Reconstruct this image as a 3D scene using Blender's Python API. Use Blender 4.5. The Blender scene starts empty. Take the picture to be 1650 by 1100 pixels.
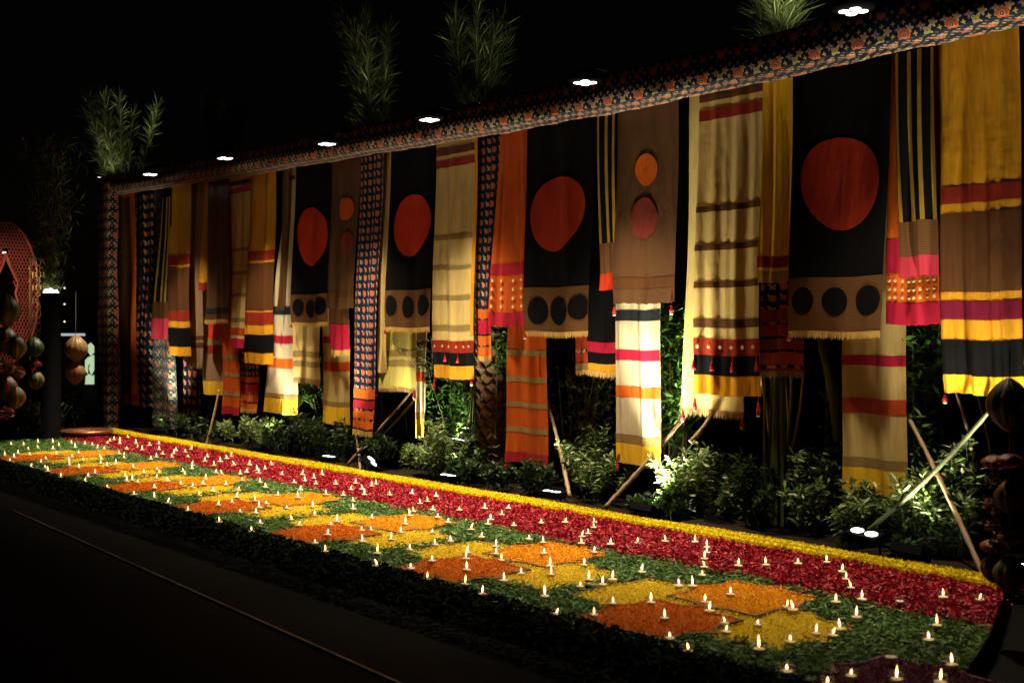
import bpy, bmesh, math, random
import numpy as np
from mathutils import Vector, Matrix

sc = bpy.context.scene
COL = sc.collection
random.seed(7)
RNG = np.random.default_rng(11)

# ---------------------------------------------------------------- camera, world, exposure
# x runs along the cloth wall (negative = far left), y away from the camera towards the wall, z up; camera above the origin
FPX, VX, HY, EYE = 1850.0, -750.0, 535.0, 1.6
_a = math.atan2(825 - VX, FPX)
FW = (-math.cos(_a), math.sin(_a))
RT = (FW[1], -FW[0])
cam_d = bpy.data.cameras.new('camera')
cam_d.sensor_width = 36.0
cam_d.lens = FPX / 1650 * 36
cam_d.shift_y = -(550 - HY) / 1650
cam_d.clip_end = 500
cam_d.dof.use_dof = True
cam_d.dof.focus_distance = 10.5
cam_d.dof.aperture_fstop = 2.4
cam = bpy.data.objects.new('camera', cam_d)
cam.location = (0, 0, EYE)
cam.rotation_euler = (math.pi / 2, 0, math.atan2(-FW[0], FW[1]))
COL.objects.link(cam)
sc.camera = cam

world = bpy.data.worlds.new('World')
sc.world = world
world.use_nodes = True
wn = world.node_tree.nodes
wl = world.node_tree.links
bg = wn['Background']
sky = wn.new('ShaderNodeTexSky')
sky.sky_type = 'NISHITA'
sky.sun_disc = False
sky.sun_elevation = math.radians(2)
sky.sun_rotation = math.radians(200)
wl.new(sky.outputs[0], bg.inputs[0])
bg.inputs[1].default_value = 0.0006

sc.view_settings.view_transform = 'Standard'
sc.view_settings.look = 'None'
sc.view_settings.exposure = 0
sc.view_settings.gamma = 1
sc.cycles.use_denoising = True
sc.cycles.sample_clamp_indirect = 3
sc.cycles.sample_clamp_direct = 0
sc.cycles.max_bounces = 7
sc.cycles.transparent_max_bounces = 12
sc.cycles.caustics_reflective = False
sc.cycles.caustics_refractive = False

LAMP_W = 760        # each overhead lamp
FLOOD_W = 360       # each ground floodlight


# ---------------------------------------------------------------- placing helpers
def G(px, py, z=0.0):
    """point on the horizontal plane z"""
    Z = FPX * (EYE - z) / (py - HY)
    l = (px - 825) / FPX * Z
    return Vector((FW[0] * Z + RT[0] * l, FW[1] * Z + RT[1] * l, z))


def T(px, py, t):
    """point on the vertical plane y = t"""
    k = (px - 825) / FPX
    Z = t / (FW[1] + RT[1] * k)
    return Vector((FW[0] * Z + RT[0] * k * Z, t, EYE + (HY - py) / FPX * Z))


# ---------------------------------------------------------------- object helpers
def tag(o, label=None, cat=None, group=None, kind=None):
    if label: o['label'] = label
    if cat: o['category'] = cat
    if group: o['group'] = group
    if kind: o['kind'] = kind
    return o


def mesh_obj(name, verts, faces, mat=None, parent=None, loc=(0, 0, 0), smooth=False, uv=None, rnd=None):
    """verts are in world space when loc is the object's world location; parents carry no rotation"""
    L = Vector(loc)
    me = bpy.data.meshes.new(name)
    v = np.asarray(verts, dtype=float).reshape(-1, 3) - np.array(L)
    me.from_pydata(v.tolist(), [], [tuple(int(i) for i in f) for f in faces])
    if mat:
        for m in (mat if isinstance(mat, (list, tuple)) else [mat]): me.materials.append(m)
    if uv is not None:
        ul = me.uv_layers.new(name='UVMap')
        li = np.zeros(len(me.loops), dtype=int)
        me.loops.foreach_get('vertex_index', li)
        ul.data.foreach_set('uv', np.asarray(uv, dtype=float)[li].ravel())
    if rnd is not None:
        at = me.attributes.new('rnd', 'FLOAT', 'FACE')
        at.data.foreach_set('value', np.asarray(rnd, dtype=float))
    if smooth:
        me.polygons.foreach_set('use_smooth', [True] * len(me.polygons))
    me.update()
    o = bpy.data.objects.new(name, me)
    COL.objects.link(o)
    if parent:
        o.parent = parent
        o.location = L - wloc(parent)
    else:
        o.location = L
    return o


def wloc(o):
    v = Vector(o.location)
    while o.parent:
        o = o.parent
        v += Vector(o.location)
    return v


def empty(name, loc):
    o = bpy.data.objects.new(name, None)
    o.empty_display_size = .1
    o.location = loc
    COL.objects.link(o)
    return o


class MB:
    """collects simple shapes into one mesh"""
    def __init__(s):
        s.v, s.f = [], []

    def add(s, v, f):
        n = len(s.v)
        s.v += [tuple(p) for p in v]
        s.f += [tuple(i + n for i in q) for q in f]
        return s

    def box(s, a, b):
        x0, y0, z0 = a; x1, y1, z1 = b
        return s.add([(x0, y0, z0), (x1, y0, z0), (x1, y1, z0), (x0, y1, z0), (x0, y0, z1), (x1, y0, z1), (x1, y1, z1), (x0, y1, z1)],
                     [(0, 3, 2, 1), (4, 5, 6, 7), (0, 1, 5, 4), (1, 2, 6, 5), (2, 3, 7, 6), (3, 0, 4, 7)])

    def tube(s, pts, rad, n=8, cap=True):
        pts = [Vector(p) for p in pts]
        if not isinstance(rad, (list, tuple)): rad = [rad] * len(pts)
        rings = []
        v = []
        up0 = None
        for i, p in enumerate(pts):
            d = (pts[min(i + 1, len(pts) - 1)] - pts[max(i - 1, 0)]).normalized()
            if up0 is None: up0 = Vector((1, 0, 0)) if abs(d.x) < .9 else Vector((0, 1, 0))
            a = d.cross(up0).normalized(); b = d.cross(a)
            for k in range(n):
                th = 2 * math.pi * k / n
                v.append(p + (a * math.cos(th) + b * math.sin(th)) * rad[i])
        f = []
        for i in range(len(pts) - 1):
            for k in range(n):
                f.append((i * n + k, i * n + (k + 1) % n, (i + 1) * n + (k + 1) % n, (i + 1) * n + k))
        if cap:
            f.append(tuple(range(n))[::-1]); f.append(tuple((len(pts) - 1) * n + k for k in range(n)))
        return s.add(v, f)

    def lathe(s, c, prof, n=16):
        """prof: (r, z) pairs"""
        v, f = [], []
        for r, z in prof:
            for k in range(n):
                th = 2 * math.pi * k / n
                v.append((c[0] + r * math.cos(th), c[1] + r * math.sin(th), c[2] + z))
        for i in range(len(prof) - 1):
            for k in range(n):
                f.append((i * n + k, i * n + (k + 1) % n, (i + 1) * n + (k + 1) % n, (i + 1) * n + k))
        if prof[0][0] > 1e-4: f.append(tuple(range(n))[::-1])
        if prof[-1][0] > 1e-4: f.append(tuple((len(prof) - 1) * n + k for k in range(n)))
        return s.add(v, f)

    def build(s, name, mat, parent=None, loc=(0, 0, 0), smooth=False):
        return mesh_obj(name, s.v, s.f, mat, parent, loc, smooth)


def copy_tree(o, parent=None):
    c = o.copy()
    COL.objects.link(c)
    c.parent = parent
    for ch in list(o.children): copy_tree(ch, c)
    return c


# ---------------------------------------------------------------- material helpers
class NT:
    def __init__(s, mat):
        s.t = mat.node_tree; s.n = s.t.nodes; s.l = s.t.links

    def inp(s, sock, v):
        if isinstance(v, (int, float)): sock.default_value = v
        elif isinstance(v, (tuple, list)): sock.default_value = (*v, 1) if len(v) == 3 and len(sock.default_value) == 4 else v
        else: s.l.new(v, sock)

    def m(s, op, a, b=None, c=None):
        n = s.n.new('ShaderNodeMath'); n.operation = op
        s.inp(n.inputs[0], a)
        if b is not None: s.inp(n.inputs[1], b)
        if c is not None: s.inp(n.inputs[2], c)
        return n.outputs[0]

    def mix(s, f, a, b):
        n = s.n.new('ShaderNodeMix'); n.data_type = 'RGBA'
        s.inp(n.inputs[0], f); s.inp(n.inputs[6], a); s.inp(n.inputs[7], b)
        return n.outputs[2]

    def ramp(s, f, stops, interp='LINEAR'):
        n = s.n.new('ShaderNodeValToRGB'); cr = n.color_ramp; cr.interpolation = interp
        while len(cr.elements) < len(stops): cr.elements.new(.5)
        for e, (p, c) in zip(cr.elements, stops): e.position = p; e.color = (*c, 1)
        s.inp(n.inputs[0], f)
        return n.outputs[0]

    def noise(s, vec, scale, detail=3, rough=.6):
        n = s.n.new('ShaderNodeTexNoise')
        if vec is not None: s.l.new(vec, n.inputs['Vector'])
        n.inputs['Scale'].default_value = scale
        n.inputs['Detail'].default_value = detail
        n.inputs['Roughness'].default_value = rough
        return n.outputs[0]

    def mapping(s, vec, scale):
        n = s.n.new('ShaderNodeMapping'); s.l.new(vec, n.inputs[0]); n.inputs['Scale'].default_value = scale
        return n.outputs[0]

    def uv(s):
        return s.n.new('ShaderNodeTexCoord').outputs['UV']

    def objc(s):
        return s.n.new('ShaderNodeTexCoord').outputs['Object']

    def pos(s):
        return s.n.new('ShaderNodeNewGeometry').outputs['Position']

    def bump(s, h, strength=.3, dist=.01):
        n = s.n.new('ShaderNodeBump'); s.l.new(h, n.inputs['Height'])
        n.inputs['Strength'].default_value = strength; n.inputs['Distance'].default_value = dist
        return n.outputs[0]


def new_mat(name):
    m = bpy.data.materials.new(name); m.use_nodes = True
    t = NT(m)
    return m, t, t.n['Principled BSDF'], t.n['Material Output']


def simple(name, col, rough=.6, metal=0.0, var=.25, scale=20, bump=.0, sheen=0):
    m, t, p, o = new_mat(name)
    if max(col) < .05: p.inputs['Specular IOR Level'].default_value = .06
    nz = t.noise(t.objc(), scale, 4)
    c = t.mix(nz, tuple(x * (1 - var) for x in col), tuple(min(1, x * (1 + var)) for x in col))
    t.inp(p.inputs['Base Color'], c)
    p.inputs['Roughness'].default_value = rough
    p.inputs['Metallic'].default_value = metal
    p.inputs['Sheen Weight'].default_value = sheen
    if bump: t.inp(p.inputs['Normal'], t.bump(nz, bump, .01))
    return m


def emis(name, col, s):
    m = bpy.data.materials.new(name); m.use_nodes = True
    n = m.node_tree.nodes; n.clear()
    e = n.new('ShaderNodeEmission'); e.inputs[0].default_value = (*col, 1); e.inputs[1].default_value = s
    o = n.new('ShaderNodeOutputMaterial'); m.node_tree.links.new(e.outputs[0], o.inputs[0])
    return m


def fabric_finish(t, p, o, col, rough, trans=.22, crumple=.35, fine=.25, sheen=.06):
    """woven cloth: thread bump, crumple bump, some light passing through"""
    uv = t.uv()
    cr = t.noise(t.mapping(uv, (5, 1.1, 1)), 2.0, 3, .5)
    cr2 = t.noise(t.mapping(uv, (9, 14, 1)), 1.0, 2, .5)
    th = t.noise(t.mapping(uv, (90, 260, 1)), 3, 2, .5)
    h = t.m('ADD', t.m('ADD', t.m('MULTIPLY', cr, crumple * 3), t.m('MULTIPLY', cr2, crumple * .35)), t.m('MULTIPLY', th, fine * .02))
    nrm = t.bump(h, .55, .018)
    t.inp(p.inputs['Base Color'], col)
    t.inp(p.inputs['Normal'], nrm)
    p.inputs['Roughness'].default_value = rough
    p.inputs['Sheen Weight'].default_value = sheen
    p.inputs['Sheen Roughness'].default_value = .4
    if trans > 0:
        tr = t.n.new('ShaderNodeBsdfTranslucent')
        t.inp(tr.inputs[0], col)
        mx = t.n.new('ShaderNodeMixShader'); mx.inputs[0].default_value = trans
        t.l.new(p.outputs[0], mx.inputs[1]); t.l.new(tr.outputs[0], mx.inputs[2]); t.l.new(mx.outputs[0], o.inputs[0])


def silk(name, col, col2=None, rough=.42, trans=.2, var=.13, crumple=.45, sheen=.0, spec=.35):
    m, t, p, o = new_mat(name)
    p.inputs['Specular IOR Level'].default_value = spec
    uv = t.uv()
    a = t.noise(t.mapping(uv, (30, 2.5, 1)), 2, 3, .6)
    b = t.noise(t.mapping(uv, (160, 400, 1)), 2, 1, .5)
    f = t.m('ADD', t.m('MULTIPLY', a, .8), t.m('MULTIPLY', b, .2))
    c2 = col2 or tuple(x * (1 - 1.6 * var) for x in col)
    c = t.mix(t.m('MULTIPLY', t.m('SUBTRACT', f, .3), 2.2), c2, tuple(min(1, x * (1 + var * .6)) for x in col))
    fabric_finish(t, p, o, c, rough, trans, crumple, .25, sheen)
    return m


def brocade(name, col, col2, period=.011, rough=.38):
    """metallic weft lines on a brown ground"""
    m, t, p, o = new_mat(name)
    uv = t.uv()
    sx = t.n.new('ShaderNodeSeparateXYZ'); t.l.new(uv, sx.inputs[0])
    nz = t.noise(t.mapping(uv, (60, 200, 1)), 1.5, 3, .7)
    w = t.m('SINE', t.m('MULTIPLY', t.m('ADD', sx.outputs[1], t.m('MULTIPLY', nz, .004)), 2 * math.pi / period))
    f = t.m('MULTIPLY', t.m('ADD', t.m('MULTIPLY', w, .35), nz), .9)
    c = t.mix(f, col, col2)
    fabric_finish(t, p, o, c, rough, .1, .45, .5, .0)
    return m


def patola(name, ground, tone=1.0, cell=.17, trans=.03, big=1.0, wear=.7, fine=True):
    """dark double-ikat print: rosettes, diamonds, small blossoms and specks; u,v in metres"""
    m, t, p, o = new_mat(name)
    p.inputs['Specular IOR Level'].default_value = .1
    uv = t.uv()
    sx = t.n.new('ShaderNodeSeparateXYZ'); t.l.new(uv, sx.inputs[0])
    U, V = sx.outputs[0], sx.outputs[1]

    def cellc(x, size, off):   # signed coordinate inside its cell
        return t.m('SUBTRACT', t.m('MULTIPLY', t.m('FRACT', t.m('ADD', t.m('DIVIDE', x, size), off)), size), size / 2)

    def motif(size, ou, ov, R, lobes, amp, rings):
        x, y = cellc(U, size, ou), cellc(V, size, ov)
        r = t.m('SQRT', t.m('ADD', t.m('MULTIPLY', x, x), t.m('MULTIPLY', y, y)))
        a = t.m('ARCTAN2', y, x)
        rr = t.m('DIVIDE', r, t.m('MULTIPLY', t.m('ADD', t.m('MULTIPLY', t.m('COSINE', t.m('MULTIPLY', a, lobes)), amp), 1.0), R))
        mask = t.m('LESS_THAN', rr, 1.0)
        return mask, t.ramp(rr, rings, 'CONSTANT')

    red = (.42 * tone, .06 * tone, .035 * tone); sal = (.55 * tone, .22 * tone, .12 * tone)
    yel = (.5 * tone, .38 * tone, .1 * tone); cre = (.55 * tone, .47 * tone, .33 * tone); ora = (.55 * tone, .16 * tone, .04 * tone)
    vio = (.16 * tone, .12 * tone, .2 * tone); gre = (.18 * tone, .24 * tone, .1 * tone)
    nz = t.noise(uv, 60, 2)
    g = t.mix(nz, tuple(x * .7 for x in ground), tuple(x * 1.4 for x in ground))
    col = g
    C = cell
    for size, ou, ov, R, lb, am, rings in [
        (C * .25, .5, .5, C * .035, 4, .5, [(0, cre), (.5, yel)]),
        (C * .25, 0., 0., C * .028, 4, .3, [(0, vio), (.5, gre)]),
        (C * .5, .25, .25, C * .075, 5, .35, [(0, yel), (.3, sal), (.6, cre)]),
        (C * .5, .75, .25, C * .07, 4, .45, [(0, red), (.35, cre), (.6, vio)]),
        (C, 0., .5, C * .085 * big, 4, -.28, [(0, red), (.25, yel), (.55, gre), (.8, cre)]),
        (C, .5, 0., C * .085 * big, 4, -.28, [(0, yel), (.3, red), (.75, sal)]),
        (C, .5, .5, C * .135 * big, 8, .12, [(0, cre), (.12, (.02, .01, .01)), (.28, sal), (.5, red), (.75, ora)]),
        (C, 0., 0., C * .105 * big, 8, .16, [(0, (.02, .01, .01)), (.2, yel), (.45, red), (.75, sal)]),
    ][0 if fine else 3:]:
        mk, cc = motif(size, ou, ov, R, lb, am, rings)
        col = t.mix(mk, col, cc)
    wr = t.noise(uv, 130, 2, .7)
    col = t.mix(t.m('MULTIPLY', wr, wear), col, g)
    fabric_finish(t, p, o, col, .6, trans, .3, .3, .0)
    return m


def rndmat(name, stops, rough=.6, trans=.25, spec=.4, coarse=None):
    spec *= .4
    """colour per leaf or petal, from the face attribute"""
    m, t, p, o = new_mat(name)
    a = t.n.new('ShaderNodeAttribute'); a.attribute_name = 'rnd'
    c = t.ramp(a.outputs['Fac'], stops)
    if coarse:
        nz = t.noise(t.pos(), coarse, 3)
        c = t.mix(t.m('MULTIPLY', nz, .5), c, tuple(x for x in stops[0][1]))
    t.inp(p.inputs['Base Color'], c)
    p.inputs['Roughness'].default_value = rough
    p.inputs['Specular IOR Level'].default_value = spec
    tr = t.n.new('ShaderNodeBsdfTranslucent'); t.inp(tr.inputs[0], c)
    mx = t.n.new('ShaderNodeMixShader'); mx.inputs[0].default_value = trans
    t.l.new(p.outputs[0], mx.inputs[1]); t.l.new(tr.outputs[0], mx.inputs[2]); t.l.new(mx.outputs[0], o.inputs[0])
    return m


M = {}
M['cream'] = silk('cream_silk', (.60, .46, .18), (.46, .33, .11))
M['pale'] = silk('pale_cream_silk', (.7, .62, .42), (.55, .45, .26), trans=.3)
M['taupe'] = silk('taupe_silk', (.28, .18, .10))
M['lime'] = silk('lime_cream_silk', (.55, .5, .13), (.44, .38, .09))
M['gold'] = silk('gold_silk', (.72, .36, .02), (.5, .22, .015), rough=.34)
M['yellow'] = silk('yellow_silk', (.85, .55, .03), (.66, .36, .02), rough=.36)
M['olive_gold'] = silk('olive_gold_silk', (.42, .26, .04), (.24, .14, .02), rough=.4)
M['brown'] = silk('brown_silk', (.10, .04, .013))
M['maroon'] = silk('maroon_silk', (.26, .025, .012))
M['magenta'] = silk('magenta_silk', (.42, .015, .045), rough=.36)
M['crimson'] = silk('crimson_silk', (.36, .015, .03))
M['pink'] = silk('pink_silk', (.5, .04, .07), rough=.34)
M['red'] = silk('red_applique_silk', (.55, .025, .008), (.44, .045, .01))
M['brick'] = silk('brick_red_silk', (.36, .03, .012), (.27, .025, .01))
M['dullred'] = silk('dull_red_silk', (.2, .035, .025))
M['orange'] = silk('orange_silk', (.68, .16, .015), (.5, .07, .012), rough=.36)
M['burnt'] = silk('burnt_orange_silk', (.52, .1, .012), (.4, .06, .01), rough=.36)
M['wine'] = silk('wine_silk', (.16, .008, .03))
M['rust'] = silk('rust_orange_silk', (.45, .075, .012), (.34, .035, .012))
M['black'] = silk('black_silk', (.0045, .0045, .005), (.003, .003, .0033), rough=.6, trans=0, sheen=0, spec=.06)
M['navy'] = silk('navy_silk', (.014, .017, .025), rough=.5, trans=.03, spec=.15)
M['bronze'] = brocade('bronze_brocade', (.05, .022, .009), (.13, .065, .026))
M['copper'] = brocade('copper_brocade', (.045, .02, .008), (.19, .09, .035), .016, .3)
M['olive'] = brocade('olive_tinsel', (.12, .075, .02), (.36, .26, .09), .008)
M['patola'] = patola('patola_print', (.004, .005, .009), .8, .32, big=1.3, wear=.45)
M['patola_small'] = patola('small_patola_print', (.008, .012, .026), 1.1, .19, big=1.3, wear=.35, fine=False)
M['patola_blue'] = patola('blue_grey_patola_print', (.025, .04, .05), .8, .34, wear=.5)
M['patola_dark'] = patola('dark_patola_print', (.005, .005, .009), .8, .3, big=1.2, wear=.4, fine=False)
M['patola_beam'] = patola('beam_patola_print', (.005, .006, .012), .8, .36, wear=.5)
M['fringe'] = silk('gold_fringe', (.62, .42, .12), (.4, .22, .05), rough=.35)
M['brownfringe'] = silk('brown_fringe', (.3, .18, .07))
M['tassel'] = silk('red_tassel_thread', (.5, .03, .03))
M['sequin'] = simple('gold_sequin', (.75, .52, .25), .3, .3)
M['bamboo'] = simple('dry_bamboo', (.24, .15, .075), .55, 0, .35, 9, .2)
M['moss'] = simple('mossy_stem', (.07, .085, .03), .7, 0, .4, 12, .3)
M['darkmetal'] = simple('black_metal', (.0025, .0025, .003), .8, 0)
M['steel'] = simple('brushed_steel', (.4, .4, .42), .3, 1.0)
M['rim'] = simple('brown_rim', (.10, .035, .010), .7, 0, .3, 30)
M['wax'] = simple('cream_wax', (.8, .7, .45), .45, 0, .05)
M['wick'] = simple('black_wick', (.01, .01, .01), .9)
M['flame'] = emis('candle_flame', (1.0, .52, .2), 8)
M['led'] = emis('led_white', (1.0, .95, .88), 7)
M['uplight'] = emis('floodlight_face', (1.0, .97, .9), 14)

# glass cup: thin clear shell
m, t, p, o = new_mat('clear_glass')
gl = t.n.new('ShaderNodeBsdfGlossy'); gl.inputs['Roughness'].default_value = .08
tp = t.n.new('ShaderNodeBsdfTransparent'); tp.inputs[0].default_value = (.97, .97, .95, 1)
lw = t.n.new('ShaderNodeLayerWeight'); lw.inputs[0].default_value = .25
df = t.n.new('ShaderNodeBsdfTranslucent'); df.inputs[0].default_value = (.8, .78, .7, 1)
mx0 = t.n.new('ShaderNodeMixShader'); mx0.inputs[0].default_value = .5
t.l.new(gl.outputs[0], mx0.inputs[1]); t.l.new(df.outputs[0], mx0.inputs[2])
mx = t.n.new('ShaderNodeMixShader')
t.l.new(t.m('ADD', t.m('MULTIPLY', lw.outputs['Facing'], .22), .03), mx.inputs[0]); t.l.new(tp.outputs[0], mx.inputs[1]); t.l.new(mx0.outputs[0], mx.inputs[2]); t.l.new(mx.outputs[0], o.inputs[0])
M['glass'] = m

# floor: dark polished stone with joints of wear
m, t, p, o = new_mat('dark_stone_floor')
nz = t.noise(t.pos(), 1.3, 5)
nf = t.noise(t.pos(), 60, 3)
t.inp(p.inputs['Base Color'], t.mix(nz, (.0015, .0015, .0018), (.005, .005, .005)))
t.inp(p.inputs['Roughness'], t.m('ADD', .55, t.m('MULTIPLY', nf, .2)))
p.inputs['Specular IOR Level'].default_value = .05
t.inp(p.inputs['Normal'], t.bump(nf, .15, .003))
M['floor'] = m
M['soil'] = simple('dark_soil', (.014, .010, .007), .95, 0, .5, 25, .8)
M['bedbase'] = simple('black_bed_cloth', (.006, .007, .006), .85, 0, .4, 40, .3)

# petals and leaves
M['rose'] = rndmat('rose_petals', [(0, (.10, .002, .006)), (.4, (.26, .004, .016)), (.8, (.5, .010, .032)), (1, (.7, .1, .09))], .45, .2, .5)
M['greens'] = rndmat('cut_leaf_shreds', [(0, (.02, .055, .010)), (.5, (.08, .19, .03)), (.85, (.2, .38, .09)), (1, (.42, .58, .25))], .5, .25, .5)
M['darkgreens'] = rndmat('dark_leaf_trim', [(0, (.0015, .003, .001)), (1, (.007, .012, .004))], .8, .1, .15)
M['mg_orange'] = rndmat('orange_marigold_petals', [(0, (.7, .24, .003)), (.5, (.9, .4, .006)), (1, (.95, .55, .02))], .55, .3, .3)
M['mg_rust'] = rndmat('rust_marigold_petals', [(0, (.5, .11, .004)), (.5, (.72, .19, .006)), (1, (.8, .28, .015))], .55, .3, .3)
M['mg_yellow'] = rndmat('yellow_marigold_petals', [(0, (.66, .45, .01)), (.5, (.86, .63, .02)), (1, (.92, .75, .08))], .55, .3, .3)
M['mg_garland'] = rndmat('garland_marigold_petals', [(0, (.6, .46, .003)), (.5, (.85, .68, .006)), (1, (.92, .8, .03))], .55, .3, .3)
M['mg_crimson_shade'] = rndmat('shaded_crimson_petals', [(0, (.05, .002, .012)), (1, (.14, .005, .03))], .55, .2, .3)  # star lying in shadow: the shade is put into this dark crimson
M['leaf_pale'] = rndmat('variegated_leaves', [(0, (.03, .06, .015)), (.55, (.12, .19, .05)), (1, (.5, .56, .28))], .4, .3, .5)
M['leaf_dark'] = rndmat('shade_darkened_leaves', [(0, (.006, .013, .004)), (.6, (.02, .042, .01)), (1, (.06, .095, .03))], .4, .3, .5)  # green darkened in place of shade on the bushes the floodlights miss
M['leaf_bright'] = rndmat('fresh_green_leaves', [(0, (.03, .09, .015)), (.6, (.08, .2, .03)), (1, (.2, .36, .08))], .4, .35, .5)
M['blade'] = rndmat('narrow_bamboo_blades', [(0, (.02, .035, .01)), (.6, (.10, .14, .035)), (1, (.36, .38, .16))], .5, .25, .4)
M['trunk'] = simple('palm_bark', (.12, .075, .045), .85, 0, .5, 14, .8)
M['scar'] = simple('palm_leaf_base', (.15, .085, .04), .95, 0, .5, 9, .6)

# ---------------------------------------------------------------- ground and bed
mesh_obj('floor', [(-60, -25, -.125), (40, -25, -.125), (40, 60, -.125), (-60, 60, -.125)], [(0, 1, 2, 3)], M['floor'])['kind'] = 'structure'
# planting soil behind the garland, gently uneven
nx, ny = 90, 24
vs, fs = [], []
for j in range(ny + 1):
    for i in range(nx + 1):
        x = -24 + 26 * i / nx; y = 7.16 + 5.2 * (j / ny) ** 1.3
        vs.append((x, y, -.03 + (.03 * math.sin(x * 3.1 + y * 2) + .02 * math.sin(x * 7.7) if j else -.02)))
for j in range(ny):
    for i in range(nx):
        a = j * (nx + 1) + i; fs.append((a, a + 1, a + nx + 2, a + nx + 1))
mesh_obj('soil', vs, fs, M['soil'], smooth=True)['kind'] = 'structure'

# bed outline: left end, front edge, slanting right end
S_L, T_F, T_R, T_G, T_E = -17.4, 4.22, 5.92, 6.83, 7.14
def right_end(t):   # the right end of the bed runs slightly aslant
    return -3.0 - (t - 5.9) * .42 if t > 5.9 else -3.0 + (5.9 - t) * .35
bed_top = [(S_L, T_F), (right_end(T_F), T_F), (right_end(5.9), 5.9), (right_end(T_E), T_E), (S_L, T_E)]
v = [(x, y, -.124) for x, y in bed_top] + [(x, y, 0) for x, y in bed_top]
f = [(0, 1, 6, 5), (1, 2, 7, 6), (2, 3, 8, 7), (3, 4, 9, 8), (4, 0, 5, 9), (5, 6, 7, 8, 9)]
tag(mesh_obj('flower_bed_platform', v, f, M['bedbase']), kind='structure')


def quads_stuff(name, P, D, N, L, W, rnd, mat, fold=0.0, **kw):
    """many little leaves: centre P, direction D, normal-ish N, half length L, half width W (numpy); two tris each folded on the midrib"""
    n = len(P)
    S = np.cross(D, N); S /= np.linalg.norm(S, axis=1)[:, None] + 1e-9
    UPV = np.cross(S, D)
    a = P - D * L[:, None]
    b = P + S * W[:, None] + UPV * (fold * W)[:, None]
    c = P + D * L[:, None]
    d = P - S * W[:, None] + UPV * (fold * W)[:, None]
    V = np.stack([a, b, c, d], 1).reshape(-1, 3)
    i = np.arange(n) * 4
    F = np.concatenate([np.stack([i, i + 1, i + 2], 1), np.stack([i, i + 2, i + 3], 1)])
    return fast_mesh(name, V, F, np.concatenate([rnd, rnd]), mat, **kw)


def fast_mesh(name, V, F, rnd, mat, parent=None, loc=(0, 0, 0)):
    me = bpy.data.meshes.new(name)
    V = V - np.array(loc)[None, :]
    k = F.shape[1]
    me.vertices.add(len(V)); me.vertices.foreach_set('co', V.ravel().astype(np.float32))
    me.loops.add(F.size); me.loops.foreach_set('vertex_index', F.ravel().astype(np.int32))
    me.polygons.add(len(F)); me.polygons.foreach_set('loop_start', (np.arange(len(F)) * k).astype(np.int32))
    me.update(calc_edges=True)
    at = me.attributes.new('rnd', 'FLOAT', 'FACE'); at.data.foreach_set('value', rnd.astype(np.float32))
    me.materials.append(mat)
    o = bpy.data.objects.new(name, me); COL.objects.link(o)
    if parent:
        o.parent = parent; o.location = Vector(loc) - wloc(parent)
    else:
        o.location = loc
    return o


def unit(A):
    return A / (np.linalg.norm(A, axis=1)[:, None] + 1e-9)


# ---- marigold panels
def star_r(th, R):
    c = abs(math.sin(4 * th)) ** .9
    return R * (1.03 - .21 * c + .05 * (-math.cos(4 * th)))
def star_r_np(th, R):
    c = np.abs(np.sin(4 * th)) ** .9
    return R * (1.03 - .21 * c - .05 * np.cos(4 * th))
PITCH, S0 = 1.757, -4.29
TF_, TB_, TM_ = 4.71, 5.49, 5.10
STARS = []      # s, t, R, z_top, kind
for k in range(7):
    s = S0 - PITCH * k
    STARS += [(s + .44, TM_ - .02, .45, .016, 'mg_yellow', k, 'right'), (s - .43, TM_ + .02, .45, .018, 'mg_yellow', k, 'left'),
              (s, TF_, .41, .034, 'mg_rust', k, 'front'), (s - .02, TB_, .41, .030, 'mg_orange', k, 'back')]
STARS.append((-2.78, 4.72, .42, .022, 'mg_crimson_shade', 0, 'front'))
star_cache = {}
ORD = ['nearest the camera', 'second from the right', 'third from the right', 'fourth from the right', 'fifth from the right', 'sixth from the right', 'at the far left end']
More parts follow.
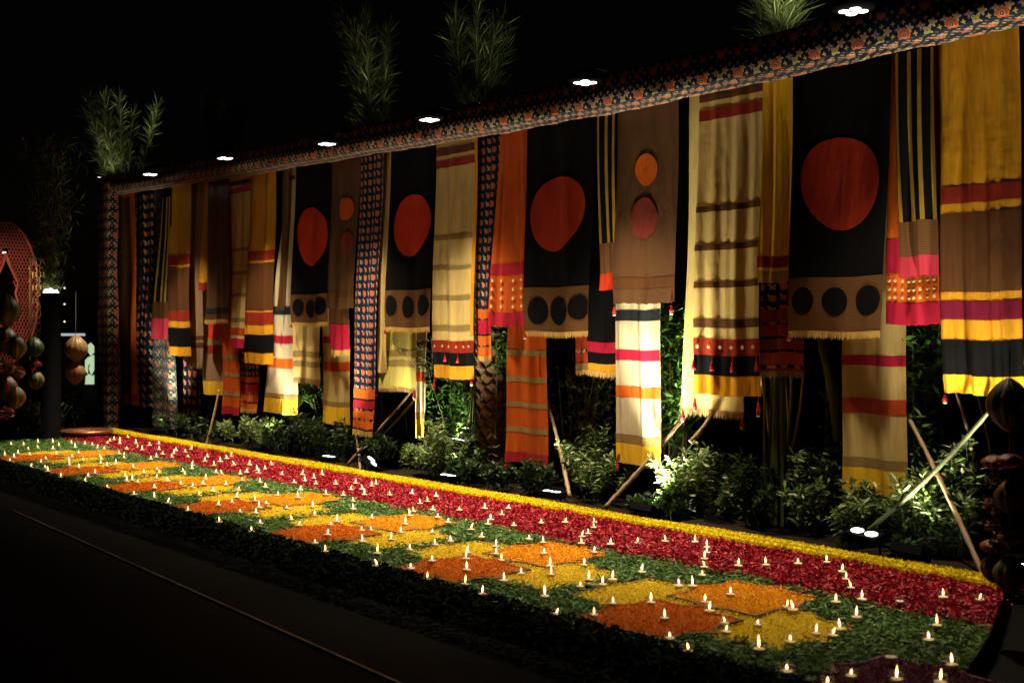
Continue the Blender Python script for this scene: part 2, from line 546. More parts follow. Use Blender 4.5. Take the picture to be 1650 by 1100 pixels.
for (s, t_, R, zt, kind, k, where) in STARS:
    if kind not in star_cache:
        n = 96
        ring = [(star_r(2 * math.pi * i / n, R) * math.cos(2 * math.pi * i / n), star_r(2 * math.pi * i / n, R) * math.sin(2 * math.pi * i / n)) for i in range(n)]
        v = [(x * 1.05, y * 1.05, .001) for x, y in ring] + [(x * 1.05, y * 1.05, zt - .004) for x, y in ring] + [(x * .99, y * .99, zt - .004) for x, y in ring] + [(x * .985, y * .985, zt - .012) for x, y in ring] + [(0, 0, zt - .010)]
        f = []
        for i in range(n):
            j = (i + 1) % n
            f += [(i, j, n + j, n + i), (n + i, n + j, 2 * n + j, 2 * n + i), (2 * n + i, 2 * n + j, 3 * n + j, 3 * n + i), (3 * n + i, 3 * n + j, 4 * n)]
        tray = mesh_obj('marigold_star', v, f, [M['rim'], M[kind]])
        for pl in tray.data.polygons:
            if 4 * n in pl.vertices: pl.material_index = 1
        at = tray.data.attributes.new('rnd', 'FLOAT', 'FACE'); at.data.foreach_set('value', [.4] * len(tray.data.polygons))
        N = 4200
        r = np.sqrt(RNG.random(N)); th = RNG.random(N) * 2 * np.pi
        rr = r * star_r_np(th, R) * .985
        P = np.stack([rr * np.cos(th), rr * np.sin(th), zt - .004 + RNG.random(N) * .012], 1)
        D = unit(RNG.normal(size=(N, 3)) * [1, 1, .55]); Nn = unit(RNG.normal(size=(N, 3)) * .5 + [0, 0, 1])
        pet = quads_stuff('petals', P, D, Nn, RNG.uniform(.005, .011, N), RNG.uniform(.003, .0055, N), RNG.random(N), M[kind], .3, parent=tray)
        pet['kind'] = 'stuff'
        star_cache[kind] = tray
        o = tray
    else:
        o = copy_tree(star_cache[kind])
    o.location = (s, t_, 0)
    nm = {'mg_yellow': 'yellow', 'mg_rust': 'dark orange', 'mg_orange': 'bright orange', 'mg_crimson_shade': 'crimson'}[kind]
    if kind == 'mg_crimson_shade':
        lab = 'shadow-darkened crimson petal star at the right end of the bed'
    else:
        pos_ = {'right': 'lower right of', 'left': 'upper left of', 'front': 'front of', 'back': 'back of'}[where]
        lab = f'{nm} petal star, {pos_} the four-star cluster {ORD[k]}'
    tag(o, lab, 'flower panel', 'star panels of marigold petals')


def in_star(x, y, pad=.0):
    for (s, t_, R, *_r) in STARS:
        dx, dy = x - s, y - t_
        if dx * dx + dy * dy < .36:
            if math.hypot(dx, dy) < star_r(math.atan2(dy, dx), R) + pad: return _r
    return None


# ---- green shredded leaves
N = 105000
xs = RNG.uniform(S_L + .02, right_end(T_F), N); ys = RNG.uniform(T_F, T_R + .12, N)
RE = np.where(ys > 5.9, -3.0 - (ys - 5.9) * .42, -3.0 + (5.9 - ys) * .35)
edge = .03 * np.sin(xs * 2.3) + .02 * np.sin(xs * 9.1)
keep = (xs < RE) & (ys < T_R + .03 + edge)
# thinner at the front edge
keep &= (ys > T_F + .05 + .06 * np.sin(xs * 1.7) + .05 * RNG.random(N))
for (s, t_, R, *_r) in STARS:
    dx, dy = xs - s, ys - t_
    keep &= ~(np.hypot(dx, dy) < star_r_np(np.arctan2(dy, dx), R) * (1.03 - np.abs(RNG.normal(0, .03, len(xs)))))
xs, ys = xs[keep], ys[keep]; n = len(xs)
P = np.stack([xs, ys, .004 + RNG.random(n) ** 1.5 * .042], 1)
D = unit(RNG.normal(size=(n, 3)) * [1, 1, .35]); Nn = unit(RNG.normal(size=(n, 3)) * .6 + [0, 0, 1])
tag(quads_stuff('leaf_bedding', P, D, Nn, RNG.uniform(.012, .032, n), RNG.uniform(.003, .0075, n), np.clip(RNG.normal(.5, .23, n), 0, 1), M['greens'], .3),
    'shredded green leaves spread between the petal stars', 'leaves', kind='stuff')
# ---- rose petals
N = 90000
xs = RNG.uniform(S_L + .3, right_end(T_R), N); ys = RNG.uniform(T_R - .08, T_G + .06, N)
RE = np.where(ys > 5.9, -3.0 - (ys - 5.9) * .42, -3.0)
edge = .03 * np.sin(xs * 2.3) + .02 * np.sin(xs * 9.1)
stray = RNG.random(N) < .035
ys = np.where(stray, RNG.uniform(T_R - .5 * RNG.random(N), T_G + .1), ys)
keep = (xs < RE) & ((ys > T_R + edge - .01) | (stray & (RNG.random(N) < .35)))
xs, ys = xs[keep], ys[keep]; n = len(xs)
P = np.stack([xs, ys, .008 + RNG.random(n) * .035 + .012 * np.sin(xs * 11) * np.sin(ys * 13)], 1)
D = unit(RNG.normal(size=(n, 3)) * [1, 1, .5]); Nn = unit(RNG.normal(size=(n, 3)) * .65 + [0, 0, 1])
tag(quads_stuff('rose_petals', P, D, Nn, RNG.uniform(.008, .019, n), RNG.uniform(.006, .012, n), np.clip(RNG.normal(.5, .25, n), 0, 1), M['rose'], .55),
    'crimson rose petals strewn in a long strip beside the yellow garland', 'petals', kind='stuff')
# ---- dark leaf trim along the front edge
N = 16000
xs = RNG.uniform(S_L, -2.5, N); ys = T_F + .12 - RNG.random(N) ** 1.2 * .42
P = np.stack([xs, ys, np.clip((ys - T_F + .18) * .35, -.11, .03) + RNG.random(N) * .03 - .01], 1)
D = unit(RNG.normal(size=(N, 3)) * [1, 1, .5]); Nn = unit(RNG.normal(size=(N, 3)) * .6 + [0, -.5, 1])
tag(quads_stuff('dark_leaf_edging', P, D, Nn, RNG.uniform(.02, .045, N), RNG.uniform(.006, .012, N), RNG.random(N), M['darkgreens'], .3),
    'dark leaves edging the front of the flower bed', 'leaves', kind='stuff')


# ---- marigold garlands: two thick ropes of flower heads
def garland(t0, label, seed):
    rg = np.random.default_rng(seed)
    s1 = right_end(t0) - .02
    N = 26000
    xs = rg.uniform(-18.1, s1, N)
    a = rg.uniform(-.35, math.pi + .35, N)
    bead = np.abs(np.sin(xs * math.pi / .052))
    R = .030 + .010 * bead + .003 * np.sin(xs * 3.1) + rg.normal(0, .002, N)
    cy = t0 + .012 * np.sin(xs * 1.9 + seed) + .006 * np.sin(xs * 6.1)
    rad = np.stack([np.cos(xs * 2 * math.pi / .052) * .5, np.cos(a), np.sin(a)], 1)
    P = np.stack([xs, cy + R * np.cos(a), .036 + R * np.sin(a)], 1)
    D = unit(unit(rad) + rg.normal(size=(N, 3)) * .55)
    Nn = unit(rg.normal(size=(N, 3)))
    o = quads_stuff('marigold_garland', P, D, Nn, rg.uniform(.005, .010, N), rg.uniform(.004, .007, N), rg.random(N), M['mg_garland'], .3, loc=(s1, t0, 0))
    core = MB().tube([(x, t0 + .012 * math.sin(x * 1.9 + seed), .036) for x in np.linspace(-18.1, s1, 90)], .032, 8)
    c = core.build('core', M['mg_garland'], o, (s1, t0, 0))
    at = c.data.attributes.new('rnd', 'FLOAT', 'FACE'); at.data.foreach_set('value', [.3] * len(c.data.polygons))
    tag(o, label, 'garland', 'yellow marigold garlands along the bed')
garland(6.875, 'yellow marigold rope beside the red petals, the front one of the pair', 3)
garland(6.985, 'yellow marigold rope beside the plants, the back one of the pair', 5)

# metal strip let into the floor
a, b = G(20, 822, -.12), G(660, 1108, -.12)
d = (b - a).normalized(); nrm = Vector((-d.y, d.x, 0))
m, t, p, o = new_mat('worn_metal_strip')
nz = t.noise(t.pos(), 5, 4)
t.inp(p.inputs['Base Color'], t.mix(nz, (.02, .02, .02), (.45, .44, .42)))
t.inp(p.inputs['Roughness'], t.m('ADD', .15, t.m('MULTIPLY', nz, .4)))
p.inputs['Metallic'].default_value = .9
b2 = b + d * 1.0
MB().add([a - nrm * .012, b2 - nrm * .012, b2 + nrm * .012, a + nrm * .012, a - nrm * .009 + Vector((0, 0, .006)), b2 - nrm * .009 + Vector((0, 0, .006)), b2 + nrm * .009 + Vector((0, 0, .006)), a + nrm * .009 + Vector((0, 0, .006))],
         [(0, 1, 5, 4), (1, 2, 6, 5), (2, 3, 7, 6), (3, 0, 4, 7), (4, 5, 6, 7)]).build('floor_trim', m)['kind'] = 'structure'

# ---------------------------------------------------------------- beam and pillar
BT0, BT1 = 7.25, 7.6
BEAM = [(-1.2, 3.67), (-3.68, 3.655), (-4.3, 3.645), (-5.66, 3.625), (-7.4, 3.62), (-9.2, 3.65), (-12.3, 3.73), (-14.6, 3.79), (-17, 3.87), (-19.0, 3.93)]
def beam_z(s):
    for (s0, z0), (s1, z1) in zip(BEAM, BEAM[1:]):
        if s <= s0 and s >= s1: return z0 + (z1 - z0) * (s0 - s) / (s0 - s1)
    return BEAM[0][1] if s > BEAM[0][0] else BEAM[-1][1]
def wrapped_beam():
    n = 240
    prof = [(BT1, 0), (BT1 - .09, -.004), (BT0 + .1, -.003), (BT0 + .012, 0), (BT0, .012), (BT0 - .004, .09), (BT0 - .002, .19), (BT0, .262), (BT0 + .012, .272), (BT1 - .01, .272), (BT1, .26), (BT1, 0)]
    vs, fs, uv = [], [], []
    acc = [0]
    for a_, b_ in zip(prof, prof[1:]): acc.append(acc[-1] + math.hypot(b_[0] - a_[0], b_[1] - a_[1]))
    for i in range(n + 1):
        s = -1.2 - 17.85 * i / n
        z = beam_z(s)
        w = .007 * math.sin(s * 3.7) + .005 * math.sin(s * 9.3) + .004 * math.sin(s * 17 + 1)
        for j, (tt, h) in enumerate(prof):
            vs.append((s + .01 * math.sin(j + s * 5), tt + (w if 4 <= j <= 8 else 0), z + h + w * (.5 if j in (1, 2) else .8)))
            uv.append((s, acc[j]))
    k = len(prof)
    for i in range(n):
        for j in range(k - 1):
            fs.append((i * k + j, i * k + j + 1, (i + 1) * k + j + 1, (i + 1) * k + j))
    fs.append(tuple(range(k - 1))[::-1]); fs.append(tuple(n * k + j for j in range(k - 1)))
    return mesh_obj('wrapped_beam', vs, fs, M['patola_beam'], None, (-10, BT0, beam_z(-10)), True, uv)
bo = wrapped_beam()
tag(bo, 'long high beam wrapped in dark flower-print cloth above the hangings', 'beam')


# ---------------------------------------------------------------- cloths
class Cloth:
    """a hanging length of cloth; px are the photo's columns, mapped once to its own plane y = t"""
    def __init__(self, label, tl, tr, bl, br, yb, t, mat, cat='hanging cloth', folds=2.5, amp=.016, twist=None, top=None, seed=0, slack=0, group='cloths hanging from the beam'):
        twist = random.uniform(-.035, .035) if twist is None else twist
        self.t, self.tw, self.k, self.amp, self.seed = t, twist, folds, amp, seed or random.random() * 50
        self.slack = slack
        self.s = [T(x, 500, t).x for x in (tl, tr, bl, br)]
        self.pxm = (bl + br) / 2
        sm = (self.s[0] + self.s[1]) / 2
        self.z1 = T(self.pxm, yb, t).z
        self.z0 = (beam_z(sm) + .06) if top is None else T((tl + tr) / 2, top, t).z
        self.H = self.z0 - self.z1
        self.wid = abs(self.s[1] - self.s[0])
        self.loc = Vector((sm, t, self.z0))
        self.root = self.patch('hanging_cloth', 0, 1, 0, 1, mat, 0)
        tag(self.root, label, cat, group)

    def pt(self, u, v, off=0):
        a, b, c, d = self.s
        ss = (a + (b - a) * u) * (1 - v) + (c + (d - c) * u) * v
        q = self.seed
        A = self.amp * 1.05 * (.4 + .7 * v)
        dt = A * math.sin(2 * math.pi * (self.k * u + .11 * math.sin(3 * v + q) + q)) + .45 * A * math.sin(2 * math.pi * (1.7 * self.k * u - .3 * v + 2 * q)) \
            + .012 * math.sin(2.6 * v * self.H + q) + .02 * max(0, v - .9) * 10 * math.sin(5 * u + q * 3) \
            + .22 * A * math.sin(2 * math.pi * (2.3 * self.k * u + .35 * math.sin(4 * v + 2 * q)) + 5 * q) + self.tw * (u - .5) * v
        z = self.z0 - self.H * v
        z += self.slack * .5 * math.sin(math.pi * u) * v * -1 + .006 * math.sin(7 * u + q) * v
        return (ss + .012 * math.sin(2.1 * v * self.H + q) * v, self.t + dt - off, z)

    def patch(self, name, u0, u1, v0, v1, mat, off, parent=None):
        nu = 40
        us = [u0] + [i / nu for i in range(nu + 1) if u0 + 1e-4 < i / nu < u1 - 1e-4] + [u1]
        nv = max(1, int(self.H * (v1 - v0) / .06))
        vs, uv, fs = [], [], []
        for j in range(nv + 1):
            v = v0 + (v1 - v0) * j / nv
            for u in us:
                p = self.pt(u, v, off)
                if name == 'hanging_cloth' and v == 1: p = (p[0], p[1], p[2] + .004 * math.sin(u * 40))
                vs.append(p); uv.append((u * self.wid + self.seed, -v * self.H))
        k = len(us)
        for j in range(nv):
            for i in range(k - 1):
                a = j * k + i; fs.append((a, a + k, a + k + 1, a + 1))
        return mesh_obj(name, vs, fs, M[mat], parent, self.loc, True, uv)

    def vy(self, y, px=None):
        return (self.z0 - T(px or self.pxm, y, self.t).z) / self.H

    def band(self, y0, y1, mat, u0=0., u1=1., name='woven_band', off=.0026):
        v0, v1 = max(0, self.vy(y0)), min(1.0, self.vy(y1))
        if v1 <= v0: return
        o = self.patch(name, u0, u1, v0, v1, mat, off, self.root)
        o['label'] = mat_word(mat) + (' vertical stripe' if u1 - u0 < .9 else ' woven band')
        return o

    def disc(self, cx, cy, rx, ry, mat, name='sun_disc', off=.007, wob=.03, word=None):
        off = .0045 if name != 'oval_motif' else .0065
        sc_ = T(cx, cy, self.t); sr = abs(T(cx + rx, cy, self.t).x - T(cx - rx, cy, self.t).x) / 2
        zr = abs(T(cx, cy - ry, self.t).z - T(cx, cy + ry, self.t).z) / 2
        vs, fs, uv = [], [], []
        nr, na = max(5, int(sr / .018)), 56
        q = random.random() * 6
        def surf(ss, z):
            v = (self.z0 - z) / self.H
            a, b, c, d = self.s
            L = a * (1 - v) + c * v; Rr = b * (1 - v) + d * v
            u = (ss - L) / (Rr - L)
            u = max(.004, min(.996, u))
            return self.pt(u, v, off), (u * self.wid, -v * self.H)
        p, w = surf(sc_.x, sc_.z); vs.append(p); uv.append(w)
        for i in range(1, nr + 1):
            for k in range(na):
                th = 2 * math.pi * k / na
                g = 1 + wob * math.sin(2 * th + q) + wob * .6 * math.sin(3 * th + 2 * q)
                p, w = surf(sc_.x + sr * i / nr * g * math.cos(th), sc_.z + zr * i / nr * g * math.sin(th))
                vs.append(p); uv.append(w)
        for k in range(na): fs.append((0, 1 + k, 1 + (k + 1) % na))
        for i in range(nr - 1):
            for k in range(na):
                a = 1 + i * na + k; b = 1 + i * na + (k + 1) % na
                fs.append((a, a + na, b + na, b))
        o = mesh_obj(name, vs, fs, M[mat], self.root, self.loc, True, uv)
        if word: o['label'] = word
        return o

    def fringe(self, L=.05, mat='fringe', u0=0, u1=1, v=None, off=.004):
        v = 1.0 if v is None else v
        n = int(abs(self.wid) * (u1 - u0) / .010)
        vs, fs, uv = [], [], []
        for i in range(n):
            u = u0 + (u1 - u0) * (i + .5) / n; w = (u1 - u0) / n * .47
            l = L * random.uniform(.8, 1.1); dx = random.uniform(-.006, .006); dy = random.uniform(-.008, .004)
            a = self.pt(u - w, v, off); b = self.pt(u + w, v, off)
            k = len(vs)
            vs += [(a[0], a[1], a[2] + .012), (b[0], b[1], b[2] + .012), (b[0] + dx * .5, b[1] + dy * .4, b[2] - l * .55), (a[0] + dx * .5, a[1] + dy * .4, a[2] - l * .55), ((a[0] + b[0]) / 2 + dx, a[1] + dy, a[2] - l)]
            uv += [(u, 0), (u, 0), (u, -.1), (u, -.1), (u + .003, -.2)]
            fs += [(k, k + 3, k + 2, k + 1), (k + 3, k + 4, k + 2)]
        o = mesh_obj('fringe', vs, fs, M[mat], self.root, self.loc, False, uv)
        return o

    def tassel(self, u, v=1.0, L=.10, mat='tassel', bell=True):
        p = self.pt(u, v, .012)
        mb = MB().tube([(p[0], p[1], p[2] + .004), (p[0], p[1], p[2] - L * .35)], .0025, 5)
        mb.lathe((p[0], p[1], p[2] - L), [(.020, 0), (.017, L * .3), (.008, L * .5), (.012, L * .58), (.004, L * .68)], 8)
        o = mb.build('tassel', M[mat], self.root, self.loc, True)
        if bell:
            w = MB().lathe((p[0], p[1], p[2] - L - .022), [(.004, 0), (.016, .006), (.013, .018), (.004, .024)], 8).build('bell', M['wax'], o, (p[0], p[1], p[2] - L), True)
        return o

    def sequins(self, y, n, r=.013, u0=.08, u1=.92):
        for i in range(n):
            u = u0 + (u1 - u0) * i / (n - 1)
            p = self.pt(u, self.vy(y), .012)
            vs = [(p[0], p[1] - .004, p[2])]
            vs += [(p[0] + r * math.cos(a), p[1], p[2] + r * math.sin(a)) for a in [2 * math.pi * k / 10 for k in range(10)]]
            mesh_obj('sequin', vs, [(0, 1 + (k + 1) % 10, 1 + k) for k in range(10)], M['sequin'], self.root, self.loc)

    def edge(self, u, mat, w=.02, y0=None, y1=None):
        u0, u1 = (u, u + w) if u < .5 else (u - w, u)
        v0 = 0 if y0 is None else max(0, self.vy(y0)); v1 = 1 if y1 is None else self.vy(y1)
        o = self.patch('edging', u0, u1, v0, v1, mat, .004, self.root)
        o['label'] = mat_word(mat) + ' edging'


def mat_word(m):
    return {'patola': 'flower print', 'patola_small': 'small flower print', 'patola_blue': 'blue grey flower print', 'patola_dark': 'dark flower print', 'olive': 'olive tinsel',
            'bronze': 'bronze brocade', 'copper': 'copper brocade', 'dullred': 'dull red', 'lime': 'lime', 'olive_gold': 'olive gold', 'burnt': 'burnt orange', 'brownfringe': 'brown'}.get(m, m)


A_, B_, C_, D_ = 7.63, 7.71, 7.79, 7.88

# --- 1 gold wide cloth, far right
c = Cloth('widest golden cloth at the far right with brown middle and black band near its hem', 1511, 1640, 1515, 1650, 636, A_, 'gold', folds=3, amp=.03, seed=.3)
for y0, y1, m_ in [(297, 325, 'maroon'), (341, 470, 'brown'), (484, 515, 'wine'), (548, 605, 'black'), (606, 637, 'yellow')]: c.band(y0, y1, m_)
c.tassel(.02, 1, .06)
# --- 2b orange cloth with coins behind the twisted striped scarf
c = Cloth('orange cloth with rows of gold discs and magenta hem, behind the pink-ended striped scarf', 1434, 1520, 1429, 1516, 523, B_, 'orange', folds=2, amp=.012)
for y0, y1, m_ in [(385, 440, 'magenta'), (488, 523, 'magenta')]: c.band(y0, y1, m_)
for y in (452, 466, 479): c.sequins(y, 8, .014)
c = Cloth('black and gold striped scarf with pink end, second hanging from the right', 1442, 1508, 1447, 1514, 445, A_ - .01, 'black', folds=2, amp=.02, twist=-.05)
for u in (.02, .30, .58, .86): c.band(80, 355, 'olive_gold', u, u + .10, 'stripe')
c.band(355, 412, 'copper'); c.band(412, 445, 'pink')
# --- 3 cream long
c = Cloth('long cream cloth with magenta and orange bands below the rightmost black sun hanging', 1362, 1464, 1356, 1461, 797, C_, 'cream', folds=2, amp=.014)
for y0, y1, m_ in [(573, 589, 'magenta'), (642, 667, 'rust'), (739, 755, 'olive'), (756, 797, 'yellow')]: c.band(y0, y1, m_)
# --- 4 black sun
def sun_cloth(label, tl, tr, bl, br, yb, sun, ovals, yband, t=A_, oval_mat='black', seed=0, sun_mat='red'):
    c = Cloth(label, tl, tr, bl, br, yb, t, 'black', 'sun hanging', folds=1.5, amp=.014, seed=seed)
    c.band(yband, yb, 'copper')
    c.disc(*sun, sun_mat, wob=.05, word='large red appliqued circle')
    for ov in ovals: c.disc(*ov, oval_mat, 'oval_motif', .011, .02, 'black oval on the brown band')
    c.fringe(.055, 'fringe')
    c.tassel(.01, 1, .05)
    return c
sun_cloth('black cloth with the largest red sun, rightmost of the sun hangings', 1275, 1437, 1268, 1427, 536, (1352, 294, 64, 75), [(1295, 486, 20, 23), (1348, 485, 20, 23), (1403, 483, 22, 24)], 446, seed=.21, sun_mat='brick')
# --- 5 yellow crinkled
c = Cloth('crinkled golden yellow narrow cloth left of the largest sun', 1229, 1277, 1224, 1272, 455, A_ - .03, 'yellow', folds=2, amp=.012, twist=.02)
c.band(413, 431, 'maroon'); c.band(437, 455, 'olive_gold')
c = Cloth('narrow red and navy block cloth with flower print, below the crinkled yellow one', 1229, 1282, 1224, 1295, 600, C_, 'maroon', folds=2, amp=.01)
c.band(455, 498, 'patola_small')
for y0, y1, m_ in [(498, 518, 'maroon'), (523, 541, 'crimson'), (546, 563, 'maroon'), (568, 586, 'rust')]: c.band(y0, y1, m_)
for y in (518, 541, 563, 588): c.band(y, y + 5, 'patola_small')
c.fringe(.05, 'brownfringe')
# --- 6 cream front
c = Cloth('narrow cream cloth showing behind the left edge of the big cream banded cloth', 1112, 1210, 1100, 1202, 662, C_, 'cream', folds=2, amp=.012)
c.fringe(.07, 'brownfringe'); c.tassel(.98, 1, .12); c.tassel(.03, 1, .09)
c = Cloth('big cream cloth with four brown bands, maroon sequin band and black tassel band', 1127, 1231, 1119, 1222, 637, A_, 'cream', folds=3, amp=.014, seed=.77)
for y0, y1, m_ in [(140, 158, 'brown'), (171, 189, 'maroon'), (329, 339, 'brown'), (392, 402, 'brown'), (453, 463, 'brown'), (514, 528, 'bronze'), (546, 573, 'maroon'), (573, 605, 'black'), (606, 637, 'gold')]: c.band(y0, y1, m_)
c.sequins(559, 6, .018)
for u in (.02, .32, .62, .97): c.tassel(u, c.vy(575), .12, 'tassel', False)
c.tassel(.02, 1, .13); c.tassel(.97, 1, .15)
# --- 7 brown with two circles
c = Cloth('bronze brocade cloth with an orange circle above a dull red one, beside a striped scarf', 995, 1092, 990, 1087, 489, A_, 'bronze', folds=2, amp=.01, seed=.4)
c.disc(1040, 273, 18, 26, 'orange', 'circle_motif', word='small orange circle'); c.disc(1038, 352, 22, 33, 'dullred', 'circle_motif', word='dull red circle')
c.band(448, 464, 'brown'); c.tassel(.03, 1, .09); c.tassel(.97, 1, .09)
c = Cloth('brightly lit cream cloth with black, magenta and orange bands and yellow hem', 994, 1070, 987, 1067, 750, B_, 'pale', folds=2.5, amp=.02, seed=.13)
for y0, y1, m_ in [(500, 517, 'navy'), (564, 581, 'magenta'), (623, 641, 'orange'), (702, 716, 'olive'), (717, 750, 'yellow')]: c.band(y0, y1, m_)
c.tassel(.02, 1, .06); c.tassel(.97, 1, .06)
# --- 8 striped narrow, black behind
c = Cloth('narrow black and gold striped scarf with red end beside the bronze brocade cloth', 963, 993, 968, 992, 467, A_ - .01, 'black', folds=1.5, amp=.01)
for u in (0., .42, .84): c.band(100, 391, 'olive_gold', u, u + .14, 'stripe')
c.band(391, 440, 'copper'); c.band(440, 467, 'red')
c = Cloth('plain black cloth with magenta band and fringed hem, beside the brightly lit cream one', 943, 1000, 945, 1003, 600, C_, 'black', folds=1.5, amp=.012)
c.band(551, 568, 'magenta'); c.band(586, 600, 'gold'); c.fringe(.06)
c = Cloth('short rust cloth with dark trims peeping out left of the plain black cloth', 926, 948, 924, 950, 598, D_, 'rust', folds=1, amp=.008)
c.band(563, 568, 'patola_small'); c.band(585, 598, 'olive'); c.fringe(.05)
# --- 9 black sun 2
sun_cloth('black cloth with a dark uneven red sun, second sun hanging from the right', 849, 962, 848, 946, 536, (897, 343, 42, 60), [(870, 502, 15, 22), (903, 501, 15, 22), (934, 495, 15, 20)], 462, seed=.63, sun_mat='brick')
c = Cloth('long rust orange cloth with thin olive bands below the second sun hanging', 829, 884, 817, 882, 747, B_, 'burnt', folds=2, amp=.015)
for y in (564, 607, 648, 689): c.band(y, y + 9, 'olive')
c.band(730, 747, 'crimson'); c.tassel(.04, 1, .05); c.tassel(.5, 1, .05, 'tassel', True); c.tassel(.96, 1, .05)
# --- 10
c = Cloth('rust orange cloth with shiny spot and rows of embroidered rings above a crimson hem', 806, 848, 790, 850, 526, A_, 'burnt', folds=2, amp=.014, seed=.9)
for y0, y1, m_ in [(425, 443, 'crimson'), (503, 526, 'crimson')]: c.band(y0, y1, m_)
for y in (452, 466, 480, 494): c.sequins(y, 4, .018)
# --- 11
c = Cloth('navy flower print cloth with pink and orange blocks, between cream and rust cloths', 770, 807, 765, 790, 575, B_, 'patola_small', folds=2, amp=.012)
for y0, y1, m_ in [(498, 513, 'orange'), (516, 538, 'magenta'), (541, 556, 'orange'), (559, 575, 'orange')]: c.band(y0, y1, m_)
c.fringe(.05)
# --- 12
c = Cloth('cream cloth with gold edging, four olive bands and a black tassel band', 703, 768, 698, 763, 610, A_, 'cream', folds=2.5, amp=.014, seed=.5)
for y0, y1, m_ in [(236, 248, 'brown'), (256, 268, 'maroon'), (379, 386, 'olive'), (428, 434, 'olive'), (476, 483, 'olive'), (524, 533, 'olive'), (549, 568, 'maroon'), (568, 589, 'black'), (589, 610, 'gold')]: c.band(y0, y1, m_)
c.sequins(558, 6, .014)
for u in (.3, .62): c.tassel(u, c.vy(570), .09, 'tassel', False)
c.edge(1, 'gold', .05, None, 540)
c.tassel(.01, 1, .12); c.tassel(.98, 1, .05)
# --- 13
sun_cloth('black cloth with bright red sun, third sun hanging from the right', 630, 701, 618, 697, 529, (664, 362, 29, 51), [(632, 493, 10, 17), (659, 494, 9, 17), (685, 492, 11, 17)], 467, seed=.35)
c = Cloth('lime cream cloth with two olive fringe rows below the third sun hanging', 610, 672, 608, 669, 627, B_, 'lime', folds=2.5, amp=.012)
for y in (564, 580): c.band(y, y + 10, 'olive')
c.fringe(.04, 'brownfringe'); c.tassel(.02, 1, .08); c.tassel(.98, 1, .08)
c = Cloth('narrow plain cream strip at the left edge of the third sun hanging', 621, 631, 607, 619, 600, A_ + .04, 'cream', folds=1, amp=.008)
c = Cloth('slim pale cream cloth glaring at its foot, hanging right of the lime cream one', 674, 694, 672, 688, 705, C_, 'pale', folds=1.2, amp=.02)
for y0, y1, m_ in [(548, 560, 'maroon'), (599, 615, 'rust'), (664, 675, 'olive'), (676, 705, 'yellow')]: c.band(y0, y1, m_)
c = Cloth('rust and flower print strip glimpsed between long print cloth and lime cream cloth', 598, 612, 598, 611, 570, C_ + .03, 'rust', folds=1, amp=.008)
c.band(500, 530, 'patola_small')
# --- 14
c = Cloth('long narrow navy flower print cloth with orange and crimson blocks at its foot', 580, 618, 564, 600, 695, A_, 'patola_small', folds=2, amp=.012, seed=.15)
for y0, y1, m_ in [(627, 642, 'orange'), (645, 658, 'crimson'), (662, 674, 'orange'), (678, 690, 'orange')]: c.band(y0, y1, m_)
c.fringe(.07)
c = Cloth('dark flower print cloth hanging behind the long narrow print cloth', 606, 625, 594, 612, 500, B_ + .03, 'patola_small', folds=2, amp=.012)
# --- 15
c = Cloth('bronze brocade cloth with small orange circle, left of the long navy print cloth', 531, 582, 526, 573, 497, A_ + .02, 'bronze', folds=2, amp=.012, seed=.7)
c.disc(557, 336, 12, 18, 'orange', 'circle_motif', word='small orange circle'); c.disc(560, 391, 9, 18, 'dullred', 'circle_motif', word='faint dull red circle'); c.band(470, 478, 'brown')
c = Cloth('short twisted brown scarf with magenta end and tinsel fringe', 534, 566, 530, 563, 565, B_ - .02, 'brown', folds=1.5, amp=.015)
c.band(523, 565, 'magenta'); c.fringe(.09)
c = Cloth('cream cloth with orange band and broad yellow hem below the short magenta-ended scarf', 521, 566, 517, 561, 683, C_, 'cream', folds=2, amp=.012)
for y0, y1, m_ in [(542, 553, 'crimson'), (583, 598, 'rust'), (647, 655, 'olive'), (655, 683, 'yellow')]: c.band(y0, y1, m_)
# --- 16
sun_cloth('black cloth with red sun beside a pale cream strip, leftmost sun hanging', 477, 533, 468, 529, 521, (503, 380, 25, 46), [(482, 496, 9, 14), (502, 497, 8, 14), (520, 494, 8, 14)], 474, seed=.55)
c = Cloth('cream cloth with two rows of olive fringe below the leftmost sun hanging', 476, 520, 473, 514, 611, B_, 'cream', folds=2.5, amp=.014)
for y in (566, 582): c.band(y, y + 9, 'olive')
c.fringe(.07, 'brownfringe'); c.tassel(.97, 1, .08)
# --- 17
c = Cloth('cream cloth fanning out to a wide yellow hem, narrow at the top', 464, 476, 420, 476, 666, A_ + .06, 'pale', folds=2, amp=.022, seed=.25)
for y0, y1, m_ in [(288, 294, 'brown'), (494, 507, 'navy'), (541, 553, 'magenta'), (578, 593, 'orange'), (634, 641, 'olive'), (642, 666, 'yellow')]: c.band(y0, y1, m_)
c = Cloth('narrow twisted brown scarf along the left of the fanning cream cloth', 456, 467, 450, 460, 500, A_ + .02, 'bronze', folds=1, amp=.02)
c = Cloth('narrow black cloth with crimson band between golden cloth and brown scarf', 441, 457, 436, 455, 558, B_, 'black', folds=1, amp=.01)
c.band(531, 543, 'crimson'); c.band(546, 558, 'brown')
